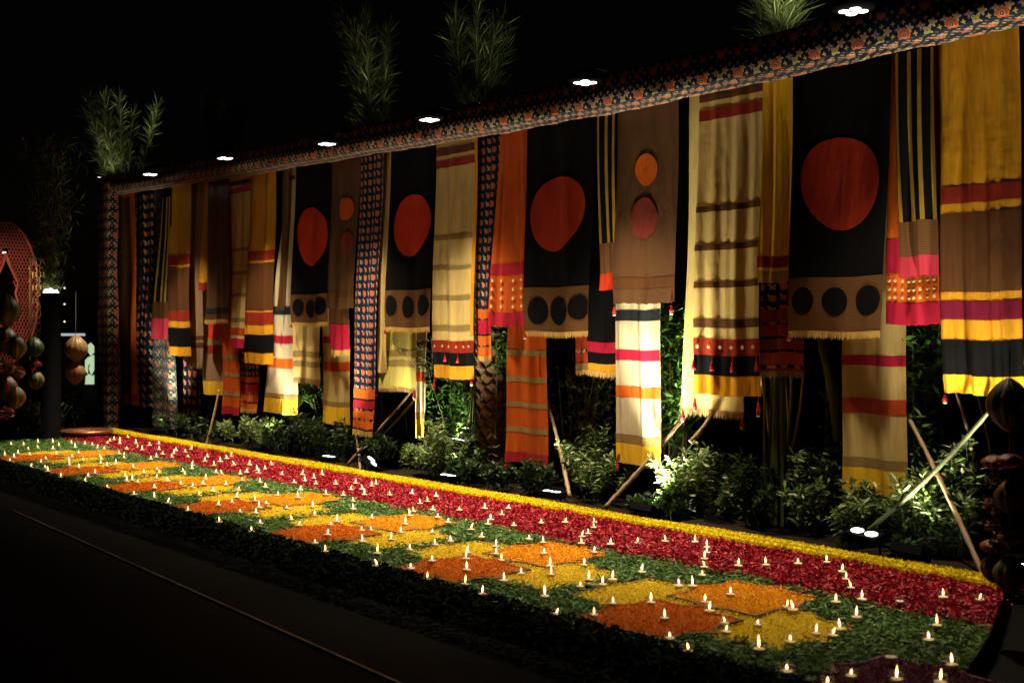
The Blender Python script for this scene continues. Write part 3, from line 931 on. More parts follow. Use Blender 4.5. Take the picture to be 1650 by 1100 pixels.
# --- 18
def gold_cloth(label, tl, tr, bl, br, yb, ys, t, seed):
    c = Cloth(label, tl, tr, bl, br, yb, t, 'gold', folds=2, amp=.016, seed=seed)
    for (y0, y1), m_ in zip(ys, ['maroon', 'brown', 'maroon', 'black', 'gold']): c.band(y0, y1, m_)
    return c
gold_cloth('golden cloth with brown middle, maroon and black bands, right of the cream banded one', 404, 444, 392, 438, 586, [(405, 420), (424, 500), (503, 523), (539, 568), (569, 586)], A_, .2)
c = Cloth('short bright orange and pink block cloth with print top, below the right golden cloth', 392, 424, 387, 417, 660, C_, 'orange', folds=1.5, amp=.012)
c.band(560, 607, 'patola_small'); c.band(620, 632, 'magenta')
for y in (616, 633, 646): c.band(y, y + 3, 'patola_small')
c.fringe(.06)
# --- 19
c = Cloth('cream cloth with thin olive bands and short magenta hem, left of a golden cloth', 371, 406, 369, 395, 560, A_ + .03, 'cream', folds=2, amp=.012)
for y0, y1, m_ in [(292, 299, 'brown'), (303, 312, 'crimson'), (400, 405, 'olive'), (437, 443, 'olive'), (472, 478, 'olive'), (512, 518, 'olive'), (528, 540, 'rust'), (545, 560, 'magenta')]: c.band(y0, y1, m_)
c = Cloth('long plain orange cloth with thin tinsel bands, its crimson hem above the bushes', 362, 388, 359, 384, 668, B_ + .02, 'burnt', folds=1.5, amp=.014)
for y in (572, 600, 631): c.band(y, y + 7, 'olive')
c.band(655, 668, 'crimson')
# --- 20
c = Cloth('dim bronze brocade cloth with dark hem, between taupe and cream cloths on the left', 338, 371, 332, 369, 516, A_, 'bronze', folds=2, amp=.01)
c.disc(352, 356, 7, 12, 'dullred', 'circle_motif', word='faint dull red circle'); c.band(496, 505, 'navy'); c.fringe(.06)
c = Cloth('short red cloth end with dark trim below the dim bronze brocade cloth', 336, 358, 334, 355, 556, B_, 'red', folds=1, amp=.01)
c.band(545, 556, 'olive')
# --- 21
c = Cloth('narrow golden strip with maroon end beside the dim bronze brocade cloth', 328, 338, 323, 335, 468, A_ + .04, 'gold', folds=1, amp=.01)
c.band(455, 468, 'maroon')
c = Cloth('taupe cloth with red band tapering to a yellow hem, behind a leaning pole', 315, 352, 331, 358, 636, C_, 'taupe', folds=1.5, amp=.016)
for y0, y1, m_ in [(556, 569, 'maroon'), (614, 636, 'yellow')]: c.band(y0, y1, m_)
c = Cloth('plain taupe cloth with brown trims and fringe right of the leftmost golden cloth', 306, 329, 303, 324, 585, B_, 'taupe', folds=2, amp=.014)
c.band(541, 547, 'brown'); c.band(552, 560, 'brown'); c.fringe(.1, 'brownfringe')
# --- 22
gold_cloth('leftmost golden cloth with brown middle and black band near its hem', 275, 308, 272, 306, 573, [(411, 427), (431, 500), (501, 517), (528, 558), (559, 573)], A_, .6)
# --- 23
c = Cloth('black striped scarf flaring to a pink end, left of the leftmost golden cloth', 262, 276, 243, 272, 547, A_ - .01, 'black', folds=1.5, amp=.014)
for u in (.1, .45, .8): c.band(320, 487, 'olive_gold', u, u + .1, 'stripe')
c.band(487, 513, 'brown'); c.band(513, 547, 'pink')
# --- left end prints
c = Cloth('blue grey flower print cloth reaching the ground behind the pink-ended scarf', 248, 276, 240, 284, 688, B_ + .04, 'patola_blue', folds=2, amp=.02)
c = Cloth('dark flower print cloth reaching the ground below the taupe cloths', 276, 322, 284, 322, 676, D_ + .04, 'patola_dark', folds=2, amp=.02)
c = Cloth('dark reddish print cloth lit white at its foot, near the left pillar', 227, 248, 222, 243, 655, B_, 'patola_dark', folds=1.5, amp=.03)
c = Cloth('narrow blue grey print cloth between orange silk and the dark reddish print', 216, 228, 206, 223, 690, C_, 'patola_blue', folds=1.5, amp=.01)
c = Cloth('orange silk strip with brown half and red tasselled hem beside the left pillar', 196, 218, 199, 217, 645, A_, 'orange', folds=1, amp=.02, twist=.1)
c.band(318, 645, 'brown', 0, .62, 'brown_panel', .004); c.band(635, 645, 'crimson', 0, 1, 'woven_band', .007); c.fringe(.08, 'pink')
c = Cloth('narrow pale blue print strip right beside the left pillar', 190, 199, 188, 200, 690, D_, 'patola_blue', folds=1, amp=.01)

# left pillar wrapped in print
sa, sb = T(160, 500, BT0).x, T(190, 500, BT0 + .14).x
vs, uv, fs = [], [], []
ring = [(sa, BT0 - .01), (sa + (sb - sa) * .5, BT0 - .03), (sb, BT0 - .01), (sb, BT0 + .14), (sa, BT0 + .14), (sa, BT0 - .01)]
per = [0]
for a_, b_ in zip(ring, ring[1:]): per.append(per[-1] + math.hypot(b_[0] - a_[0], b_[1] - a_[1]))
for j in range(41):
    z = -.12 + (beam_z(sa) + .25 + .12) * j / 40
    for i, (x, y) in enumerate(ring):
        vs.append((x + .012 * math.sin(z * 3 + i), y + .012 * math.sin(z * 4.1 + 2 * i), z)); uv.append((per[i] + .05, z))
for j in range(40):
    for i in range(5):
        a = j * 6 + i; fs.append((a, a + 1, a + 7, a + 6))
fs.append(tuple(40 * 6 + i for i in range(5)))
tag(mesh_obj('wrapped_pillar', vs, fs, M['patola'], None, (sa, BT0, -.12), True, uv), 'tall pillar wrapped in dark flower print at the left end of the beam', 'pillar')

# ---------------------------------------------------------------- overhead lamps
WORDS = ['rightmost and largest', 'second from the right', 'third from the right', 'fourth from the right', 'second from the left', 'leftmost and smallest']
def make_spot(name, loc, target, W, deg, blend, col, radius, parent=None):
    l = bpy.data.lights.new(name, 'SPOT'); l.energy = W; l.spot_size = math.radians(deg); l.spot_blend = blend; l.color = col; l.shadow_soft_size = radius
    o = bpy.data.objects.new(name, l)
    o.rotation_euler = (Vector(target) - Vector(loc)).to_track_quat('-Z', 'Y').to_euler()
    COL.objects.link(o)
    if parent:
        o.parent = parent; o.location = Vector(loc) - wloc(parent)
    else: o.location = loc
    return o
proto_lamp = None
for i, (px, py) in enumerate([(1375, 18), (943, 133), (692, 193), (527, 232), (363, 255), (242, 281)]):
    L = T(px, py, 6.97)
    if proto_lamp is None:
        r = empty('overhead_lamp', L); o_ = r.location
        mb = MB().lathe(L + Vector((0, 0, .0)), [(.12, 0), (.145, .012), (.14, .05), (.08, .09), (.03, .1)], 24); mb.build('housing', M['darkmetal'], r, L, True)
        for k in range(4):
            a = math.pi / 4 + math.pi / 2 * k
            mb = MB().lathe(L + Vector((.062 * math.cos(a), .062 * math.sin(a), -.006)), [(0.0001, -.006), (.026, -.004), (.038, 0), (.038, .004)], 16)
            mb.build('light_disc', M['led'], r, L, True)
        mb = MB().tube([L + Vector((0, 0, .09)), L + Vector((0, .12, .15)), L + Vector((0, .42, .13)), L + Vector((0, .45, .08))], .012, 6); mb.build('arm', M['darkmetal'], r, L)
        proto_lamp = r
    else:
        r = copy_tree(proto_lamp); r.location = L
    tag(r, f'bright round lamp with four white discs on the beam, {WORDS[i]}', 'lamp', 'lamps along the beam')
    make_spot('lamp_light', L - Vector((0, 0, .03)), L + Vector((0, -.5, -3)), LAMP_W, 84, 1.0, (1.0, .82, .56), .08, r)

# ---------------------------------------------------------------- ground floodlights
FL = [(1391, 893, 'twin-faced floodlight glaring at the camera from the right bushes', .8, (.0, .14, 3)),
      (1590, 935, None, 2.0, (-.12, .5, 2.6)),
      (1015, 838, 'floodlight hidden by leaves below the brightly lit cream cloth', 4.4, (.04, .8, 1.5)),
      (862, 812, 'floodlight below the long rust orange cloth', 1.0, (.0, .14, 3)),
      (700, 783, 'black floodlight box with a thin bright top, just behind the garland', 1.0, (.0, .14, 3)),
      (645, 752, 'tilted floodlight showing a slanting white face among the bushes', 1.0, (.65, .5, 1.1)),
      (490, 752, 'floodlight with flat bright top, left of the leaning bamboo fork', 1.0, (.0, .14, 3)),
      (398, 732, 'floodlight under the white-lit bush near the orange cloths', .8, (.0, .5, .9)),
      (236, 703, 'floodlight at the foot of the dark reddish print cloth', 1.0, (-.45, .35, 1.2)),
      (1088, 840, 'floodlight hidden behind the pale bush, lighting the tall bright green shrub', .7, (.1, .25, 2)),
      (1468, 905, 'floodlight half hidden under the brightest bush between the crossing poles', .5, (.05, .5, 1)),
      (738, 790, 'floodlight hidden behind the bright pale bush by the palm trunk', .35, (.1, .3, 1.5))]
for i, (px, py, lab, k, aim) in enumerate(FL):
    s = G(px, py, 0).x
    L = Vector((s, 7.30 if i not in (5,) else 7.42, -.03))
    if px == 1590: L.x = -3.55
    if px in (1088, 738): L = Vector((T(px, 600, 7.98).x, 7.98, .25))
    r = empty('ground_floodlight', L)
    A = Vector(aim).normalized()
    if i == 0: A = Vector((.12, -.2, 1)).normalized()
    side = Vector((1, 0, 0)) - A * A.x; side.normalize(); upv = A.cross(side)
    c0 = L + Vector((0, 0, .10 if i else .16))
    def bx(mb, c, hs, hu, ha):
        v = [c + side * a * hs + upv * b * hu + A * d_ * ha for d_ in (-1, 1) for b in (-1, 1) for a in (-1, 1)]
        mb.add(v, [(0, 1, 3, 2), (4, 6, 7, 5), (0, 4, 5, 1), (2, 3, 7, 6), (0, 2, 6, 4), (1, 5, 7, 3)])
    mb = MB(); bx(mb, c0, .12, .075, .03); mb.build('housing', M['darkmetal'], r, L)
    MB().box((L.x - .13, L.y - .01, L.z), (L.x - .122, L.y + .01, L.z + .12)).build('bracket', M['darkmetal'], r, L)
    MB().box((L.x + .122, L.y - .01, L.z), (L.x + .13, L.y + .01, L.z + .12)).build('bracket', M['darkmetal'], r, L)
    for sg in (-1, 1):
        mb = MB(); cc = c0 + side * sg * .056 + A * .033
        v = [cc + A * .006] + [cc + side * .045 * math.cos(a) + upv * .045 * math.sin(a) for a in [2 * math.pi * q / 16 for q in range(16)]]
        mb.add(v, [(0, 1 + q, 1 + (q + 1) % 16) for q in range(16)]).build('light_face', M['uplight'], r, L)
    tag(r, lab or 'floodlight behind the garland end at the far right', 'floodlight', 'floodlights on the ground behind the garland')
    make_spot('flood_light', c0 + A * .05, c0 + (A if i == 0 else Vector(aim)), FLOOD_W * k, 74, .95, (1.0, .9, .66), .05, r)
# twin-faced one keeps lighting the cloth wall above it

# ---------------------------------------------------------------- tea lights
CAND = [(18,714),(38,715),(61,711),(61,719),(85,711),(85,721),(95,716),(46,722),(115,712),(121,718),(137,713),(149,715),(157,719),(168,722),(29,728),(8,733),(23,737),(16,740),(48,732),(74,736),(91,729),(116,733),(127,729),(161,733),(192,729),(200,730),(200,735),(111,741),(112,749),(134,739),(163,738),(162,743),(187,745),(66,743),(50,750),(73,753),(77,756),(127,753),(172,750),(215,751),(153,760),(98,767),(142,767),(137,774),(202,766),(213,771),(204,774),(173,783),(216,795),(173,712),(177,709),(184,707),(193,707),(193,713),(206,703),(204,722),(219,713),
(222,719),(229,723),(241,716),(256,723),(262,730),(243,737),(252,734),(256,714),(284,724),(299,727),(308,722),(280,729),(277,735),(303,734),(334,734),(330,741),(355,742),(365,737),(373,733),(345,748),(377,747),(402,747),(310,747),(309,752),(295,757),(298,762),(257,760),(232,760),(253,753),(348,760),(357,762),(387,762),(397,760),(414,756),(417,761),(252,768),(270,775),(331,769),(327,777),(291,777),(310,782),(364,778),(390,772),(343,789),(321,795),(384,788),(381,799),(374,807),(411,807),(222,777),(249,786),(249,800),(271,809),(303,820),(352,814),(387,821),(412,823),(346,840),(419,841),(400,854),
(427,753),(438,747),(454,763),(487,764),(491,774),(474,777),(506,769),(509,778),(519,764),(541,779),(573,777),(565,788),(584,787),(606,779),(599,782),(587,796),(553,796),(484,787),(525,796),(419,775),(428,783),(448,795),(480,801),(569,805),(569,818),(429,808),(462,815),(504,813),(418,815),(507,827),(470,834),(482,846),(533,842),(543,838),(599,831),(583,851),(598,850),(508,872),(584,870),(524,886),(608,889),(607,909),(528,862),
(628,796),(664,794),(703,798),(677,810),(689,806),(697,820),(740,820),(781,818),(809,827),(819,817),(791,836),(786,842),(705,832),(722,839),(666,823),(653,841),(646,853),(697,854),(630,865),(660,881),(701,874),(726,868),(759,851),(776,862),(799,877),(799,888),(753,887),(751,897),(808,902),(696,904),(662,913),(688,929),(752,918),(749,938),(812,932),(777,954),(660,830),
(828,845),(872,841),(911,840),(958,840),(957,848),(948,858),(938,863),(937,874),(984,875),(1028,873),(875,873),(852,866),(876,890),(886,908),(888,921),(941,906),(957,889),(840,919),(949,931),(935,941),(971,938),(987,930),(1034,919),(988,972),(878,958),(897,985),(957,990),
(1072,871),(1120,871),(1139,880),(1139,888),(1135,899),(1135,911),(1131,923),(1190,910),(1234,909),(1094,940),(1116,940),(1177,956),(1049,966),(1136,970),(1143,979),(1168,998),(1170,1012),(1221,1001),(1071,995),(1079,1024),(1109,1044),(1223,1043),
(1286,907),(1332,904),(1357,920),(1363,931),(1371,945),(1389,963),(1347,967),(1380,991),(1268,973),(1278,978),(1315,1015),(1353,1010),(1342,1021),(1273,1031),(1450,966),(1268,1078),(1371,1085),(1334,1098),(1445,1091),(1436,1056),
(1520,961),(1579,964),(1510,1004),(1497,1027),(1542,1070),(1519,1097)]
UNLIT = {(1450, 966), (1436, 1056)}


def make_candle(tilt, tall, lit=True):
    r = MB().lathe((0, 0, 0), [(.0001, .0), (.030, .001), (.033, .022), (.034, .050), (.0332, .052)], 14).build('tea_light', M['glass'], smooth=True)
    MB().lathe((0, 0, .005), [(.027, 0), (.0305, .014), (.028, .0165), (.010, .0145), (.0001, .014)], 14).build('wax', M['wax'], r, smooth=True)
    MB().tube([(0, 0, .018), (tilt * .3, 0, .028)], .0012, 5).build('wick', M['wick'], r)
    if lit:
        n = 8; pr = [(.0008, 0), (.0045, .006), (.0064, .014), (.0052, .024), (.0024, .034), (.0003, .044)]
        v, f = [], []
        for i, (rr, z) in enumerate(pr):
            z *= tall
            for k in range(n):
                a = 2 * math.pi * k / n
                v.append((rr * math.cos(a) + tilt * (z / .04) ** 1.5, rr * math.sin(a), .027 + z))
        for i in range(len(pr) - 1):
            for k in range(n): f.append((i * n + k, i * n + (k + 1) % n, (i + 1) * n + (k + 1) % n, (i + 1) * n + k))
        mesh_obj('flame', v, f, M['flame'], r, smooth=True)
    return r
protos = [make_candle(0, 1.0), make_candle(.006, .9), make_candle(-.007, .85), make_candle(.002, 1.3), make_candle(-.014, .8), make_candle(.003, .6), make_candle(.016, 1.0), make_candle(-.004, 1.15)]
unl = make_candle(0, 1, False)
used = set(); placed = []
GRP = 'tea lights dotted over the flower bed'
CL_KEYS = {}
for (px, py) in CAND:
    P = G(px, py + (0 if py < 980 else 0), .062 if py < 760 else .055)
    x, y = P.x, P.y
    if y > 6.80: y = 6.78
    for _ in range(6):
        for (qx, qy) in placed:
            d2 = math.hypot(x - qx, y - qy)
            if d2 < .074:
                k = .076 / max(d2, .001); x = qx + (x - qx) * k + (.001 if d2 < .002 else 0); y = qy + (y - qy) * k
    if y < T_F + .05: y = T_F + .05
    x = min(x, right_end(y) - .05)
    placed.append((x, y))
    st = in_star(x, y)
    lit = (px, py) not in UNLIT
    pi = random.randrange(8) if lit else 8
    src = (protos + [unl])[pi]
    if pi in used: o = copy_tree(src)
    else: o = src; used.add(pi)
    hz = .036 if y > T_R else ((st[0] + .008) if st else .03)
    o.location = (x, y, hz); 
    o.rotation_euler.z = random.random() * 6.28
    ks = random.uniform(.78, 1.0); o.scale = (ks, ks, ks * random.uniform(.9, 1.12)); o.rotation_euler.x = random.uniform(-.07, .07)
    kc = min(6, max(0, round((S0 - x) / PITCH)))
    CL = ['nearest', 'second', 'third', 'fourth', 'fifth', 'sixth', 'farthest'][kc]
    if not lit: key = 'unlit tea light ' + ('on crimson petals' if y > T_R else 'on the dim right end of the bed')
    elif y > T_R: key = ('tea light on crimson petals close to the garland' if y > 6.4 else 'tea light on crimson petals close to the leaves') + ', beside the ' + CL + ' star cluster'
    elif st and st[1] != 'mg_crimson_shade':
        key = 'tea light on the ' + {'mg_yellow': 'yellow', 'mg_rust': 'dark orange', 'mg_orange': 'bright orange'}[st[1]] + ' star' + (' (%s)' % st[3] if st[1] == 'mg_yellow' else '') + ' of the ' + CL + ' star cluster'
    elif st: key = 'tea light on the shadow-darkened crimson star'
    elif y < 4.75: key = 'tea light on leaves near the front edge, below the ' + CL + ' star cluster'
    else: key = 'tea light on leaves behind the front edge, by the ' + CL + ' star cluster'
    CL_KEYS.setdefault(key, []).append((px, o))
    tag(o, key, 'tea light', GRP)
OW = ['leftmost', 'second', 'third', 'fourth', 'fifth', 'sixth', 'seventh', 'eighth', 'ninth', 'tenth', 'eleventh', 'twelfth', 'thirteenth', 'fourteenth', 'fifteenth', 'sixteenth']
for key, lst in CL_KEYS.items():
    lst.sort(key=lambda q: q[0])
    for i, (_, o) in enumerate(lst):
        if len(lst) > 1:
            o['label'] = (OW[i] if i < len(lst) - 1 else 'rightmost') + ' ' + key.replace('(', '').replace(')', '')
for k in range(8):
    if k not in used:
        for ch in list(protos[k].children): bpy.data.objects.remove(ch)
        bpy.data.objects.remove(protos[k])

# ---------------------------------------------------------------- poles and stems behind the cloths
def pole(a, b, r, label, mat='bamboo', grp='leaning bamboo props', bend=.02, name='bamboo_pole'):
    a, b = Vector(a), Vector(b)
    n = 9; pts = []; rad = []
    for i in range(n * 3 + 1):
        f = i / (n * 3)
        p = a.lerp(b, f); p.x += bend * math.sin(f * math.pi); pts.append(p)
        rad.append(r * .82 * (1 - .25 * f) * (1.22 if i % 3 == 0 and 0 < i < n * 3 else 1))
    o = MB().tube(pts, rad, 8).build(name, M[mat], None, a, True)
    tag(o, label, 'pole' if 'pole' in label else 'stem', grp)
    return o
def PP(x, y, t): return T(x, y, t)
pole(PP(331, 722, 7.35), PP(353, 628, 7.62), .022, 'thin brown pole leaning in front of the taupe cloth')
pole(PP(581, 768, 7.45), PP(572, 690, 7.8), .02, 'short upright brown pole below the long navy print cloth')
pole(PP(560, 748, 7.5), PP(665, 628, 7.95), .022, 'pale pole slanting up right behind the lime cream cloth')
pole(PP(600, 720, 7.9), PP(690, 618, 8.1), .026, 'rusty pole slanting beside the pale one left of the slim cream cloth')
pole(PP(918, 800, 7.4), PP(880, 640, 7.95), .024, 'brown pole leaning left behind the long rust orange cloth')
pole(PP(975, 818, 7.4), PP(1110, 662, 8.0), .026, 'thick pale pole slanting behind the brightly lit cream cloth')
pole(PP(1112, 712, 7.6), PP(1148, 664, 7.8), .024, 'short pale pole below the fringe of the narrow cream cloth')
pole(PP(1390, 862, 7.45), PP(1600, 655, 7.6), .022, 'thick mossy pole crossing in front of the right bushes', 'moss', bend=.05)
pole(PP(1588, 935, 7.35), PP(1455, 655, 7.9), .022, 'long pole leaning left to the cream cloth at the right end')
pole(PP(1572, 760, 8.1), PP(1538, 625, 8.0), .016, 'thin upright cane below the widest golden cloth')
pole(PP(1600, 770, 8.3), PP(1570, 620, 8.3), .012, 'second thin cane below the widest golden cloth, near the gourd lanterns')
pole(PP(1352, 720, 8.2), PP(1322, 545, 8.2), .05, 'dark mossy stem behind the rightmost sun hanging', 'moss', 'mossy stems')
for i, (x0, x1, h) in enumerate([(1074, 1079, 655), (1084, 1082, 668), (1095, 1102, 660), (1104, 1098, 672), (1068, 1066, 670)]):
    pole(PP(x0, 790, 8.15 + .05 * i), PP(x1, h - 90, 8.2 + .05 * i), .014, ['first', 'second', 'fourth', 'fifth', 'last'][i] + ' slim brown cane in the thicket right of the brightly lit cream cloth', 'bamboo', 'slim canes in a thicket', .03)
for i, (x0, x1) in enumerate([(1232, 1222), (1246, 1240), (1258, 1246), (1270, 1275), (1282, 1296), (1262, 1262)]):
    pole(PP(1256 + (i - 2.5) * 5, 770, 8.2 + .04 * i), PP(x1, 590, 8.2 + .06 * i), .022, ['leftmost', 'second', 'third', 'fourth', 'fifth', 'short middle'][i] + ' of the brown stems fanning out below the navy block cloth', 'bamboo', 'fan of brown stems', .04)
for i, (x0, x1) in enumerate([(918, 912), (935, 925), (944, 938), (655, 650), (662, 668), (640, 633)]):
    pole(PP(x0, 760, 8.3 + .04 * i), PP(x1, 590, 8.3), .012, ['left', 'middle', 'right'][i % 3] + ' thin dark cane in the shade ' + ('below the second sun hanging' if i < 3 else 'below the third sun hanging'), 'moss', 'thin dark canes', .03)

# ---------------------------------------------------------------- foliage
def bush(px, ybase, wpx, htop, t, mat, label, n=700, leaf=(.03, .05), wfac=.3, group='leafy bushes under the cloths', seed=0):
    rg = np.random.default_rng(seed or int(px * 7 + ybase))
    base = T(px, ybase, t); base.z = max(base.z, -.03)
    top = T(px, htop, t).z
    w = abs(T(px + wpx / 2, 700, t).x - T(px - wpx / 2, 700, t).x) / 2
    H = max(.15, top - base.z)
    # stems carry whorls of leaves
    ns = max(5, int(n / 70))
    stems = []
    mb = MB()
    for i in range(ns):
        a = rg.uniform(0, 2 * math.pi); rr = math.sqrt(rg.random())
        tip = Vector((base.x + w * rr * math.cos(a), base.y + min(w, .45) * rr * math.sin(a), base.z + H * (rg.uniform(.6, 1.0) - .25 * rr * rr)))
        tip.y = max(tip.y, 7.44)
        root = Vector((base.x + w * .35 * rr * math.cos(a), base.y + .15 * rr * math.sin(a), base.z - .03))
        mid = root.lerp(tip, .5) + Vector((rg.normal(0, .03), rg.normal(0, .03), .04))
        mb.tube([root, mid, tip], [.006, .0045, .002], 4)
        stems.append((root, mid, tip))
    k = rg.integers(0, ns, n); f = rg.uniform(.25, 1.02, n)
    R0 = np.array([stems[i][0] for i in k]); R1 = np.array([stems[i][1] for i in k]); R2 = np.array([stems[i][2] for i in k])
    f_ = f[:, None]
    P = (1 - f_) ** 2 * R0 + 2 * f_ * (1 - f_) * R1 + f_ ** 2 * R2
    az = rg.uniform(0, 2 * np.pi, n); el = rg.uniform(-.5, .9, n)
    D = np.stack([np.cos(az) * np.cos(el), np.sin(az) * np.cos(el), np.sin(el)], 1)
    L = rg.uniform(leaf[0], leaf[1], n)
    P = P + D * (L * 1.2)[:, None] + rg.normal(0, .012, (n, 3))
    P[:, 2] = np.maximum(P[:, 2], base.z + .01)
    P[:, 1] = np.maximum(P[:, 1], 7.40)
    Nn = unit(rg.normal(size=(n, 3)) * .4 + [0, 0, 1])
    o = mb.build('leafy_bush', M['moss'], None, base)
    quads_stuff('foliage', P, D, Nn, L, L * wfac, np.clip(rg.normal(.5, .25, n), 0, 1), M[mat], .35, parent=o, loc=base)
    tag(o, label, 'bush', group)
    return o
BUSH = [
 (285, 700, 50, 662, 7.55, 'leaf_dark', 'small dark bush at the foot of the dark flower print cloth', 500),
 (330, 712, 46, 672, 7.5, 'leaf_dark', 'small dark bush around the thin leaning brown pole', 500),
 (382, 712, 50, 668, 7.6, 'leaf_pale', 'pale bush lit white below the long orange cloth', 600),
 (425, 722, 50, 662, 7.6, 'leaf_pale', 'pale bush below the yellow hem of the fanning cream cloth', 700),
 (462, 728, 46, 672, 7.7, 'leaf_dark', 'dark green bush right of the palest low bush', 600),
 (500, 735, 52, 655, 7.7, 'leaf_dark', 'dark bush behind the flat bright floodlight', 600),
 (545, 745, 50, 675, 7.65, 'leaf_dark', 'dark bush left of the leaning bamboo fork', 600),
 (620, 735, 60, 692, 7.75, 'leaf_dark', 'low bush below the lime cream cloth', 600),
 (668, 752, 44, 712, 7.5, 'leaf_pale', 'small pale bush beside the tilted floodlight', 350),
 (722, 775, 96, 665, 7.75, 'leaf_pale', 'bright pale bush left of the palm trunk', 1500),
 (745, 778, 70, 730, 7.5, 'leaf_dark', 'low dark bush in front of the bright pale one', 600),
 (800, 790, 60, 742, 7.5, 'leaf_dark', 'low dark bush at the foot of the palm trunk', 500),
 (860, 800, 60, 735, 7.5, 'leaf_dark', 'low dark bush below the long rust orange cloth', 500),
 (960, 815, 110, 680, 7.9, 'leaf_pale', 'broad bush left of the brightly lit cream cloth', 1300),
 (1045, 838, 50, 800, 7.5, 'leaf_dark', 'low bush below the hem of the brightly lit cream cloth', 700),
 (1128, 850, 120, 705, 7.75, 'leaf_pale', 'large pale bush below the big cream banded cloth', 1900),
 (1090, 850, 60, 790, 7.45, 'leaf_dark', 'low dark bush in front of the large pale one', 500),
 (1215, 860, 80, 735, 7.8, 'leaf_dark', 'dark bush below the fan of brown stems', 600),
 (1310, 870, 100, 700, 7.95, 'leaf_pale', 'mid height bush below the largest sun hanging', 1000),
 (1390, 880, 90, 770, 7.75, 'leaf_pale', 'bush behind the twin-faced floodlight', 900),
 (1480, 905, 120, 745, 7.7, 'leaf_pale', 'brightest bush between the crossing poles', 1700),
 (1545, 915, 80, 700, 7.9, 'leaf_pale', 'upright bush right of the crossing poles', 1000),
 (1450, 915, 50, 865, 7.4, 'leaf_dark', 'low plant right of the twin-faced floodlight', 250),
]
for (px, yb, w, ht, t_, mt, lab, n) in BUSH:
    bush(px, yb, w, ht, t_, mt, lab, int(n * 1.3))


def climber(px0, px1, y0, y1, t, mat, label, n, leaf=(.035, .06), low=False):
    """tall leafy shrub glimpsed between the cloths: stems with hanging leaves"""
    rg = np.random.default_rng(int(px0 * 3 + y0))
    a = T((px0 + px1) / 2, y1, t); b = T((px0 + px1) / 2, y0, t)
    w = abs(T(px1, 600, t).x - T(px0, 600, t).x) / 2
    mb = MB(); st = []
    for i in range(9):
        x0 = a.x + rg.normal(0, w * .25); x1 = a.x + rg.uniform(-w, w); y = t + rg.uniform(-.08, .12)
        r_ = Vector((x0, y, a.z - .05 if low else -.03)); tp_ = Vector((x1, y + rg.normal(0, .1), b.z + rg.uniform(-.1 if low else -.35, .05))); st.append((r_, tp_))
        mb.tube([r_, r_.lerp(tp_, .5) + Vector((rg.normal(0, .04), 0, 0)), tp_], [.003] * 3 if low else [.012, .009, .004], 5)
    k = rg.integers(0, 9, n); lo = 0 if low else max(0, (a.z) / max(b.z, .1))
    f = rg.uniform(lo, 1, n)[:, None]
    R0 = np.array([st[i][0] for i in k]); R2 = np.array([st[i][1] for i in k])
    P = R0 * (1 - f) + R2 * f + np.clip(rg.normal(0, 1, (n, 3)), -1.6, 1.6) * [w * .3, .06, .05]
    az = rg.uniform(0, 2 * np.pi, n); el = rg.uniform(-1.0, .3, n)
    D = np.stack([np.cos(az) * np.cos(el), np.sin(az) * np.cos(el), np.sin(el)], 1)
    L = rg.uniform(leaf[0], leaf[1], n)
    base = Vector((a.x, t, -.03))
    o = mb.build('tall_shrub', M['moss'], None, base)
    quads_stuff('foliage', P, D, unit(rg.normal(size=(n, 3)) * .5 + [0, -.4, 1]), L, L * .33, np.clip(rg.normal(.5, .25, n), 0, 1), M[mat], .35, parent=o, loc=base)
    tag(o, label, 'shrub', 'tall shrubs behind the cloths')
climber(1066, 1112, 480, 690, 8.25, 'leaf_bright', 'tall bright green shrub between the lit cream and big cream cloths', 1500)
climber(700, 770, 560, 700, 8.1, 'leaf_bright', 'green shrub behind the cream cloth with gold edging', 900)
climber(780, 830, 500, 575, 8.0, 'leaf_bright', 'green leaves above the palm trunk below the ringed rust cloth', 350)
climber(1465, 1512, 515, 740, 8.05, 'leaf_bright', 'tall green shrub right of the long cream cloth', 900)
climber(1340, 1360, 560, 780, 8.4, 'leaf_dark', 'dark shrub in the gap below the largest sun hanging', 500)
climber(890, 985, 560, 760, 8.15, 'leaf_pale', 'dim tall shrub in the gap below the second sun hanging', 800)
climber(495, 560, 560, 700, 8.2, 'leaf_dark', 'dark shrub below the leftmost sun hanging and the fringed cream cloth', 600)
climber(678, 700, 545, 600, 7.66, 'leaf_dark', 'small leafy spray hanging over the slim pale cream cloth', 45, (.04, .06), True)
climber(490, 500, 600, 640, 7.95, 'leaf_bright', 'broad green leaves below the fringed cream cloth', 60, (.07, .1), True)


